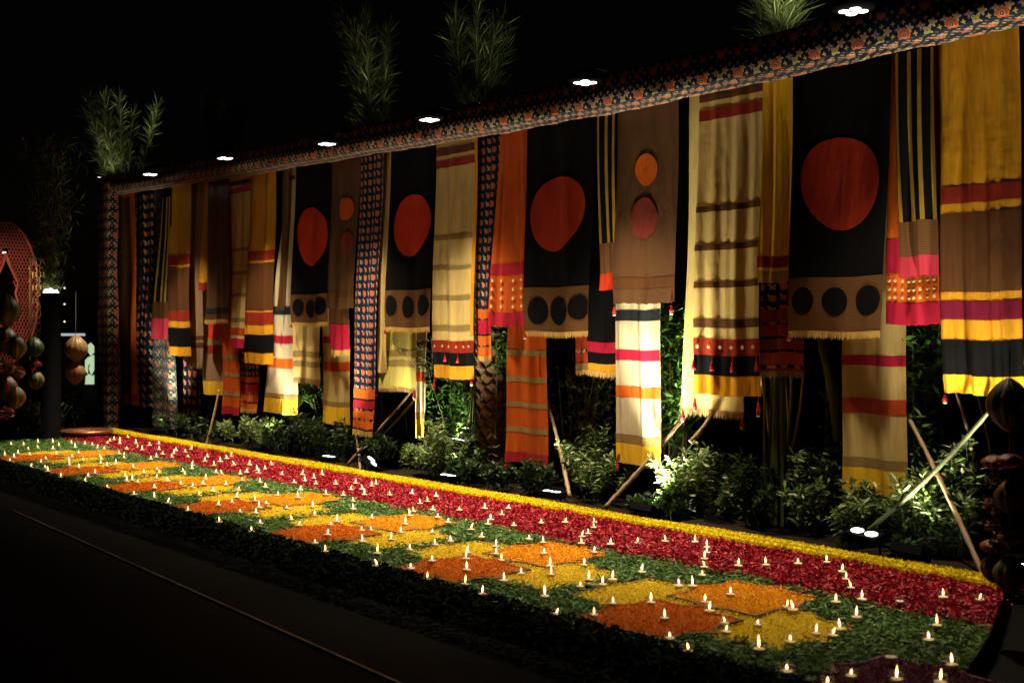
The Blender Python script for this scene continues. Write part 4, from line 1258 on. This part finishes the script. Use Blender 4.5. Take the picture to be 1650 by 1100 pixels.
def plume(px, ytop, ybot, wpx, t, mat, label, n, ln=(.07, .14), glow=0, name='bamboo_clump'):
    rg = np.random.default_rng(int(px * 5 + 3))
    b = T(px, ybot, t); tp_ = T(px, ytop, t)
    w = abs(T(px + wpx / 2, 200, t).x - T(px - wpx / 2, 200, t).x) / 2
    base = Vector((b.x, t, -.03)); o = None
    mb = MB(); st = []
    for i in range(12):
        x1 = b.x + rg.uniform(-w, w) * .7; y1 = t + rg.uniform(-w, w) * .6
        r_ = Vector((b.x + rg.normal(0, .06), t + rg.normal(0, .05), -.03)); m_ = Vector((b.x + (x1 - b.x) * .5, t + (y1 - t) * .5, b.z)); e = Vector((x1, y1, b.z + (tp_.z - b.z) * rg.uniform(.65, 1)))
        mb.tube([r_, m_, e], [.014, .009, .003], 5); st.append((m_, e))
    o = mb.build(name, M['moss'], None, base)
    k = rg.integers(0, 12, n); f = rg.uniform(-.05, 1, n)[:, None]
    R0 = np.array([st[i][0] for i in k]); R2 = np.array([st[i][1] for i in k])
    P = R0 * (1 - f) + R2 * f
    az = rg.uniform(0, 2 * np.pi, n); el = rg.uniform(.2, 1.45, n)
    D = np.stack([np.cos(az) * np.cos(el), np.sin(az) * np.cos(el), np.sin(el)], 1)
    L = rg.uniform(ln[0], ln[1], n)
    P = P + D * L[:, None]
    quads_stuff('foliage', P, D, unit(rg.normal(size=(n, 3))), L, L * rg.uniform(.03, .055, n), np.clip(rg.normal(.5, .25, n), 0, 1), M[mat], .3, parent=o, loc=base)
    tag(o, label, 'bamboo', 'bamboo clumps rising behind the beam')
    return o
plume(605, 5, 205, 95, 8.0, 'blade', 'tall dense dark bamboo clump rising above the middle of the beam', 3600)
plume(200, 150, 282, 84, 7.95, 'blade', 'bright bamboo tuft rising above the left end of the beam', 2000, (.08, .15))
plume(362, 150, 262, 80, 8.2, 'blade', 'faint dark bamboo clump above the beam, between two lamps', 1400)
plume(1252, -60, 70, 110, 8.0, 'blade', 'bamboo tuft cut by the top of the picture, left of the largest lamp', 1700, (.09, .16))
plume(770, 0, 172, 110, 8.15, 'blade', 'loose bamboo clump above the palm trunk', 2000, (.07, .15))
# uplights added on the beam to brighten the clumps; only the left-end fixture is known
for (px, py, lab, k, t_) in [(215, 278, 'added uplight on the beam under the bright left bamboo tuft', 26, 7.5), (775, 172, 'added uplight on the beam under the loose bamboo clump', 4, 7.5), (1262, 58, 'added uplight on the beam under the right bamboo tuft', 8, 7.5), (605, 215, 'added uplight on the beam under the tall dense bamboo clump', 3.2, 7.5), (160, 297, 'small tilted uplight at the left end of the beam', 3, 7.4)]:
    s = T(px, py, t_).x; z = beam_z(s) + .272
    L = Vector((s, t_, z))
    r = MB().lathe(L, [(.035, 0), (.035, .05), (.028, .055)], 12).build('beam_uplight', M['darkmetal'], None, L, True)
    MB().lathe(L + Vector((0, 0, .056)), [(.026, 0), (.0001, .003)], 12).build('light_face', M['uplight'], r, L)
    tag(r, lab, 'uplight', 'small uplights on top of the beam')
    make_spot('uplight_light', L + Vector((0, 0, .07)), L + Vector((0, .45, 1.0)), k * 7, 110, .8, (1, .95, .75), .03, r)

# palm trunk with leaf bases
pb, pt_ = T(795, 770, 8.05), T(790, 500, 8.05)
base = Vector((pb.x, 8.05, -.03))
Rp = .17
tr = MB().tube([Vector((pb.x + .02 * math.sin(z * 2), 8.05, z)) for z in np.linspace(-.03, 2.6, 14)], [Rp * (.95 + .05 * math.cos(z)) for z in range(14)], 14).build('palm_trunk', M['trunk'], None, base, True)
tag(tr, 'palm trunk covered in diamond leaf bases beside the long rust orange cloth', 'palm')
for row in range(26):
    for k in range(7):
        a = 2 * math.pi * (k + .5 * (row % 2)) / 7 + .1
        z = -.02 + row * .095
        d = Vector((math.cos(a), math.sin(a), 0)); sd = Vector((-math.sin(a), math.cos(a), 0))
        if d.y > .75: continue
        c0 = Vector((base.x + .02 * math.sin(z * 2), 8.05, z))
        w_ = .078; r1 = Rp - .01
        v = [c0 + d * r1, c0 + d * (r1 + .012) + sd * w_ + Vector((0, 0, .08)), c0 + d * (r1 + .012) - sd * w_ + Vector((0, 0, .08)), c0 + d * (r1 + .055) + Vector((0, 0, .13 + random.uniform(-.02, .02))), c0 + d * (r1 + .042) + sd * .035 + Vector((0, 0, .09)), c0 + d * (r1 + .042) - sd * .035 + Vector((0, 0, .09))]
        mesh_obj('leaf_base', v, [(0, 1, 4), (0, 4, 5), (0, 5, 2), (1, 3, 4), (4, 3, 5), (5, 3, 2)], M['scar'], tr, base)


# ---------------------------------------------------------------- gourd lantern strings
M['g_orange'] = silk('lantern_orange_cloth', (.2, .055, .012), trans=.2)
M['g_green'] = silk('lantern_green_cloth', (.02, .045, .01), trans=.2)
M['g_cream'] = silk('lantern_cream_cloth', (.2, .12, .05), trans=.3)
M['g_pink'] = silk('lantern_pink_cloth', (.2, .03, .03), trans=.2)
def gourd(parent, c, R, H, mats, name='lantern', loc=None, n=24, ribs=12):
    """spindle of puffed cloth gores alternating in colour"""
    v, f, uv = [], [], []
    rows = 14
    for j in range(rows + 1):
        h = j / rows
        r0 = R * math.sin(math.pi * min(1, max(0, h))) ** .8 + .012
        for k in range(n * 2):
            a = 2 * math.pi * k / (n * 2)
            r = r0 * (1 + .09 * abs(math.sin(a * ribs / 2)))
            v.append((c[0] + r * math.cos(a), c[1] + r * math.sin(a), c[2] + H * (h - .5))); uv.append((k / 20, h))
    nn = n * 2
    mi = []
    for j in range(rows):
        for k in range(nn):
            f.append((j * nn + k, j * nn + (k + 1) % nn, (j + 1) * nn + (k + 1) % nn, (j + 1) * nn + k)); mi.append(int((k / nn) * ribs) % len(mats))
    o = mesh_obj(name, v, f, [M[x] for x in mats], parent, loc or c, True, uv)
    o.data.polygons.foreach_set('material_index', mi)
    return o
def petal_cluster(parent, c, R, mat, loc, n=70, name='flower_cluster'):
    mb = MB()
    for i in range(n):
        d = Vector((random.gauss(0, 1), random.gauss(0, 1), random.gauss(0, .8))).normalized()
        s_ = d.cross(Vector((0, 0, 1))).normalized() * R * .3; p0 = Vector(c) + d * R * .45; p1 = Vector(c) + d * R * random.uniform(.85, 1.1)
        u_ = d.cross(s_).normalized() * R * .1
        mb.add([p0, p0.lerp(p1, .6) + s_ + u_, p1, p0.lerp(p1, .6) - s_ + u_], [(0, 1, 2), (0, 2, 3)])
    o = mb.build(name, M[mat], parent, loc)
    me = o.data; ul = me.uv_layers.new(name='UVMap')
    return o
def ZP(px, py, Z):
    l = (px - 825) / FPX * Z
    return Vector((FW[0] * Z + RT[0] * l, FW[1] * Z + RT[1] * l, EYE + (HY - py) / FPX * Z))
def gourd_string(px, Z, ytop, spec, label, R=.1, grp='strings of cloth gourd lanterns'):
    top = ZP(px, ytop, Z)
    r = empty('gourd_lantern_string', top)
    low = top.z
    for (y, kind, sz, mats) in spec:
        c = ZP(px + random.uniform(-2, 2), y, Z); low = min(low, c.z)
        if kind == 'g': gourd(r, c, R * sz, R * sz * 2.9, mats, 'lantern', c)
        elif kind == 'b': gourd(r, c, R * sz * .42, R * sz * .6, mats, 'bead', c)
        else: petal_cluster(r, c, R * sz, mats[0], c)
    MB().tube([top, Vector((top.x, top.y, low))], .004, 5).build('cord', M['moss'], r, top)
    tag(r, label, 'lantern string', grp)
    return r
# right foreground string
gourd_string(1627, 6.2, 560, [(652, 'g', 1.0, ['g_green', 'g_cream', 'g_green', 'g_orange']), (742, 'b', 1.3, ['g_pink']), (800, 'g', .62, ['g_green', 'g_orange']), (865, 'b', 1.3, ['g_orange']), (925, 'g', .7, ['g_green', 'g_cream'])],
             'large blurred green and orange gourd lantern string at the right edge')
gourd_string(1602, 6.35, 730, [(745, 'b', 1.4, ['g_orange']), (775, 'f', .55, ['g_cream']), (812, 'f', .62, ['g_orange']), (848, 'f', .5, ['g_pink']), (880, 'b', 1.4, ['g_orange']), (915, 'g', .55, ['g_orange', 'g_green'])],
             'string of orange cloth flowers and pods hanging by the garland end')
# left strings
gourd_string(10, 15.5, 470, [(500, 'g', 1.3, ['g_green', 'g_cream']), (548, 'g', 1.1, ['g_green', 'g_green', 'g_orange']), (592, 'f', 1.1, ['g_orange']), (625, 'g', 1., ['g_green', 'g_pink']), (665, 'f', 1.0, ['g_pink'])], 'thick green gourd lantern string at the left edge below the lattice oval', .12)
gourd_string(28, 15.0, 520, [(560, 'g', 1.1, ['g_green', 'g_cream']), (600, 'f', 1.0, ['g_orange']), (640, 'g', 1.0, ['g_green', 'g_orange'])], 'second green gourd lantern string, right of the one at the left edge', .1)
gourd_string(57, 16.5, 535, [(560, 'g', .9, ['g_green', 'g_green']), (588, 'f', .8, ['g_pink']), (612, 'g', .8, ['g_green', 'g_cream'])], 'dim gourd lantern string between lattice oval and dark pedestal', .12)
gourd_string(122, 17.0, 470, [(562, 'g', 1.1, ['g_cream']), (583, 'f', .55, ['g_orange']), (600, 'g', .95, ['g_cream', 'g_cream', 'g_orange'])], 'cream gourd lantern hanging on a cord left of the wrapped pillar', .13)

# ---------------------------------------------------------------- left background
# dark pedestal with lamp and plant
pc = ZP(80, 650, 17.8); Zp = 17.8
px_m = Zp / FPX
ptop = ZP(82, 478, Zp)
ped = MB().lathe(Vector((ptop.x, ptop.y, -.12)), [(.2, 0), (.2, .06), (.15, .1), (.145, ptop.z + .12 - .12), (.18, ptop.z + .12 - .05), (.18, ptop.z + .12)], 20).build('pedestal', M['darkmetal'], None, (ptop.x, ptop.y, -.12), True)
tag(ped, 'tall dark round pedestal carrying a glowing lamp left of the wrapped pillar', 'pedestal')
L = Vector((ptop.x, ptop.y, ptop.z))
lp = MB().lathe(L, [(.12, 0), (.13, .05), (.11, .06)], 16).build('pedestal_lamp', M['darkmetal'], None, L, True)
MB().lathe(L + Vector((0, 0, .06)), [(.115, 0), (.09, .05), (.0001, .07)], 16).build('light_face', M['led'], lp, L, True)
tag(lp, 'glowing white uplight on top of the dark pedestal', 'uplight')
make_spot('uplight_light', L + Vector((0, 0, .12)), L + Vector((0, 0, 2)), 220, 80, .8, (1, .95, .75), .05, lp)
rg = np.random.default_rng(88)
n = 1100
h = rg.random(n) ** 1.2
top = ZP(92, 235, Zp)
hh = top.z - L.z
P = np.stack([L.x + rg.normal(0, 1, n) * (.07 + .26 * h), L.y + rg.normal(0, 1, n) * (.07 + .2 * h), L.z + .08 + hh * h], 1)
az = rg.uniform(0, 2 * np.pi, n); el = rg.uniform(.0, 1.4, n)
D = np.stack([np.cos(az) * np.cos(el), np.sin(az) * np.cos(el), np.sin(el)], 1)
mb = MB()
for i in range(9):
    a = rg.uniform(0, 6.28); mb.tube([L + Vector((0, 0, .06)), L + Vector((.12 * math.cos(a), .1 * math.sin(a), hh * .5)), L + Vector((.3 * math.cos(a), .25 * math.sin(a), hh * rg.uniform(.7, 1)))], [.012, .009, .004], 5)
pl = mb.build('potted_bamboo', M['moss'], None, L + Vector((0, 0, .06)))
quads_stuff('foliage', P, D, unit(rg.normal(size=(n, 3))), rg.uniform(.06, .13, n), rg.uniform(.005, .010, n), np.clip(rg.normal(.6, .25, n), 0, 1), M['blade'], .3, parent=pl, loc=L + Vector((0, 0, .06)))
tag(pl, 'tall wispy bamboo plant lit from below on the dark pedestal', 'plant')

# lattice oval screen
M['latt'] = simple('copper_lattice', (.5, .14, .1), .5, .3, .2)
Zl = 18.5
lc = ZP(10, 472, Zl)
ax = Vector((RT[0], RT[1], 0)).lerp(Vector((FW[0], FW[1], 0)), .55).normalized()
RX, RZ = .55, 1.14
r = empty('lattice_screen', lc)
def LP(a, b, d=0): return lc + ax * a + Vector((0, 0, b)) + ax.cross(Vector((0, 0, 1))) * d
mb = MB()
mb.tube([LP(RX * math.cos(a), RZ * math.sin(a)) for a in np.linspace(0, 2 * math.pi, 49)], .018, 6, False)
mb.build('rim', M['latt'], r, lc, True)
def ogee(a, b):   # inside the central cut-out
    return abs(a) / .2 + abs(b) / .5 < 1
nb = 0
for sgn in (-1, 1):
    for i in range(-17, 18):
        # bars a*2 + sgn*b = const, clipped to the ellipse minus the cut-out
        pts = []
        for q in np.linspace(-1.3, 1.3, 131):
            b = q; a = (i * .11 + sgn * b) / 2.0
            inside = (a / RX) ** 2 + (b / RZ) ** 2 < 1 and not ogee(a, b)
            if inside: pts.append((a, b))
            elif pts:
                if len(pts) > 2: MB().tube([LP(*pts[0], .006 * sgn), LP(*pts[-1], .006 * sgn)], .009, 4).build('lattice_bar', M['latt'], r, lc)
                pts = []
mb = MB()
og = [(.0, .62), (.07, .42), (.2, .16), (.15, 0), (.2, -.16), (.07, -.42), (0, -.6), (-.07, -.42), (-.2, -.16), (-.15, 0), (-.2, .16), (-.07, .42), (0, .62)]
mb.tube([LP(a, b, .01) for a, b in og], .02, 6, False).build('cutout_frame', M['latt'], r, lc, True)
tag(r, 'copper lattice oval screen with pointed cut-out at the left edge', 'screen')
# small lamp shining on it
L = ZP(9, 406, 17.6)
s_ = MB().box(L - Vector((.06, .02, .0)), L + Vector((.06, .02, .05))).build('wall_lamp', M['darkmetal'], None, L)
for k in range(4): MB().lathe(L + Vector((-.045 + .03 * k, -.02, -.012)), [(.0001, -.005), (.012, 0), (.012, .008)], 8).build('light_disc', M['led'], s_, L)
tag(s_, 'tiny row of white lights in front of the lattice oval', 'lamp')
make_spot('screen_light', L + Vector((.3, -.5, -.3)), lc, 60, 80, .8, (1, .6, .42), .05, s_)
# scroll screen: interlaced quatrefoil rings
r0 = ZP(62, 490, 18.2); r = empty('scroll_screen', r0)
M['scroll'] = simple('pale_brass', (.5, .4, .18), .35, .8)
k = 0
for j in range(7):
    for i in (-1, 1):
        c = ZP(62 + i * 6, 432 + j * 21, 18.2)
        pts = []
        for a in np.linspace(0, 2 * math.pi, 25):
            rr = .085 * (1 + .3 * math.cos(4 * a)); pts.append(c + Vector((RT[0], RT[1], 0)) * rr * math.cos(a) * .8 + Vector((0, 0, rr * math.sin(a) * 1.3)))
        MB().tube(pts, .007, 4, False).build('scroll', M['scroll'], r, r0)
a, b = ZP(50, 416, 18.2), ZP(72, 418, 18.2)
MB().tube([a, b], .012, 5).build('top_rail', M['scroll'], r, r0)
a, b = ZP(49, 416, 18.2), ZP(48, 580, 18.2)
MB().tube([a, b], .014, 5).build('post', M['scroll'], r, r0)
tag(r, 'pale brass scrollwork screen between lattice oval and pedestal', 'screen')
# low hall behind: dim lit window strip with a green-white cut-out figure
M['hall'] = simple('dim_hall_wall', (.03, .03, .03), .8)
c0 = ZP(128, 590, 24)
ax2 = Vector((RT[0], RT[1], 0))
def slab(ca, cb, Z, th, name, mat, parent, loc):
    p = [ZP(ca[0], ca[1], Z), ZP(cb[0], ca[1], Z), ZP(cb[0], cb[1], Z), ZP(ca[0], cb[1], Z)]
    dv = Vector((FW[0], FW[1], 0)) * th
    return MB().add(p + [q + dv for q in p], [(0, 3, 2, 1), (4, 5, 6, 7), (0, 1, 5, 4), (1, 2, 6, 5), (2, 3, 7, 6), (3, 0, 4, 7)]).build(name, mat, parent, loc)
hb = slab((96, 560), (156, 682), 24, .3, 'garden_wall', M['hall'], None, c0)
tag(hb, 'low dark wall behind the hanging cream gourd lantern', 'wall')
slab((98, 537), (136, 541), 23.6, .05, 'lit_rail', emis('rail_glow', (.8, .9, 1), .5), hb, c0)
figm = emis('green_backlight', (.62, .85, .5), .75)
fr = empty('lit_leaf_panel', ZP(143, 590, 23.5))
def cut(pts, name):
    Z = 23.5; p = [ZP(x, y, Z) for x, y in pts]; dv = Vector((FW[0], FW[1], 0)) * .03; n_ = len(p)
    MB().add(p + [q + dv for q in p], [tuple(range(n_))[::-1], tuple(range(n_, 2 * n_))] + [(i, (i + 1) % n_, n_ + (i + 1) % n_, n_ + i) for i in range(n_)]).build(name, figm, fr, ZP(143, 590, 23.5))
cut([(141, 556), (146, 552), (151, 558), (151, 568), (146, 573), (142, 567)], 'leaf_shape')
cut([(137, 580), (142, 575), (151, 572), (151, 596), (147, 604), (143, 594), (146, 583), (141, 590), (141, 602), (137, 596)], 'leaf_shape')
cut([(138, 606), (143, 602), (148, 606), (151, 604), (151, 619), (137, 619)], 'leaf_shape')
tag(fr, 'pale green backlit leaf-shaped panel beside the wrapped pillar', 'lit panel')
# three tiny string lights
for i, (x, y) in enumerate([(104, 464), (104, 490), (104, 518)]):
    c = ZP(x, y, 22)
    o = MB().lathe(c, [(.0001, -.02), (.02, 0), (.0001, .02)], 8).build('fairy_light', emis('fairy_light_glow', (1, .8, .7), 2) if i == 0 else bpy.data.materials['fairy_light_glow'], None, c)
    MB().tube([c, c + Vector((0, 0, .6))], .003, 4).build('wire', M['darkmetal'], o, c)
    tag(o, ['topmost', 'middle', 'lowest'][i] + ' of three tiny lights in a column right of the pedestal', 'fairy light', 'column of fairy lights')
# copper bowl by the pillar foot
c = ZP(140, 703, 17.6); c.z = -.12
o = MB().lathe(c, [(.12, 0), (.2, .03), (.36, .13), (.39, .2), (.37, .23), (.33, .2), (.2, .1), (.0001, .07)], 28).build('copper_bowl', simple('hammered_copper', (.45, .17, .07), .35, .85, .3, 30, .3), None, c, True)
tag(o, 'wide hammered copper bowl on the floor at the foot of the wrapped pillar', 'bowl')
# low dark flowering plants, far left behind the bed
for (px, yb, w, ht, lab) in [(30, 700, 60, 640, 'dark flowering bush at the left edge behind the bed'), (75, 702, 55, 648, 'dark bush with dull red flowers below the pedestal'), (112, 700, 45, 622, 'tall dark bush right of the pedestal foot')]:
    Zb = 18.4 if px < 100 else 19.2
    b = ZP(px, yb, Zb); b.z = -.12
    rg = np.random.default_rng(px); n = 420; H = ZP(px, ht, Zb).z - b.z; w2 = w / 2 * Zb / FPX
    P = np.stack([b.x + rg.normal(0, w2 * .5, n), b.y + rg.normal(0, w2 * .4, n), b.z + H * rg.random(n)], 1)
    D = unit(rg.normal(size=(n, 3)))
    mb = MB()
    for i in range(8): mb.tube([b, b + Vector((rg.normal(0, w2 * .5), rg.normal(0, .2), H * .9))], .01, 4)
    o = mb.build('flowering_bush', M['moss'], None, b)
    quads_stuff('foliage', P, D, unit(rg.normal(size=(n, 3))), rg.uniform(.04, .07, n), rg.uniform(.015, .025, n), rg.random(n), M['leaf_dark'], .3, parent=o, loc=b)
    for i in range(9):
        q = b + Vector((rg.normal(0, w2 * .5), -.15, H * rg.uniform(.2, .95)))
        petal_cluster(o, q, .05, 'g_pink' if i % 2 else 'g_orange', b, 14, 'blossom')
    tag(o, lab, 'bush')
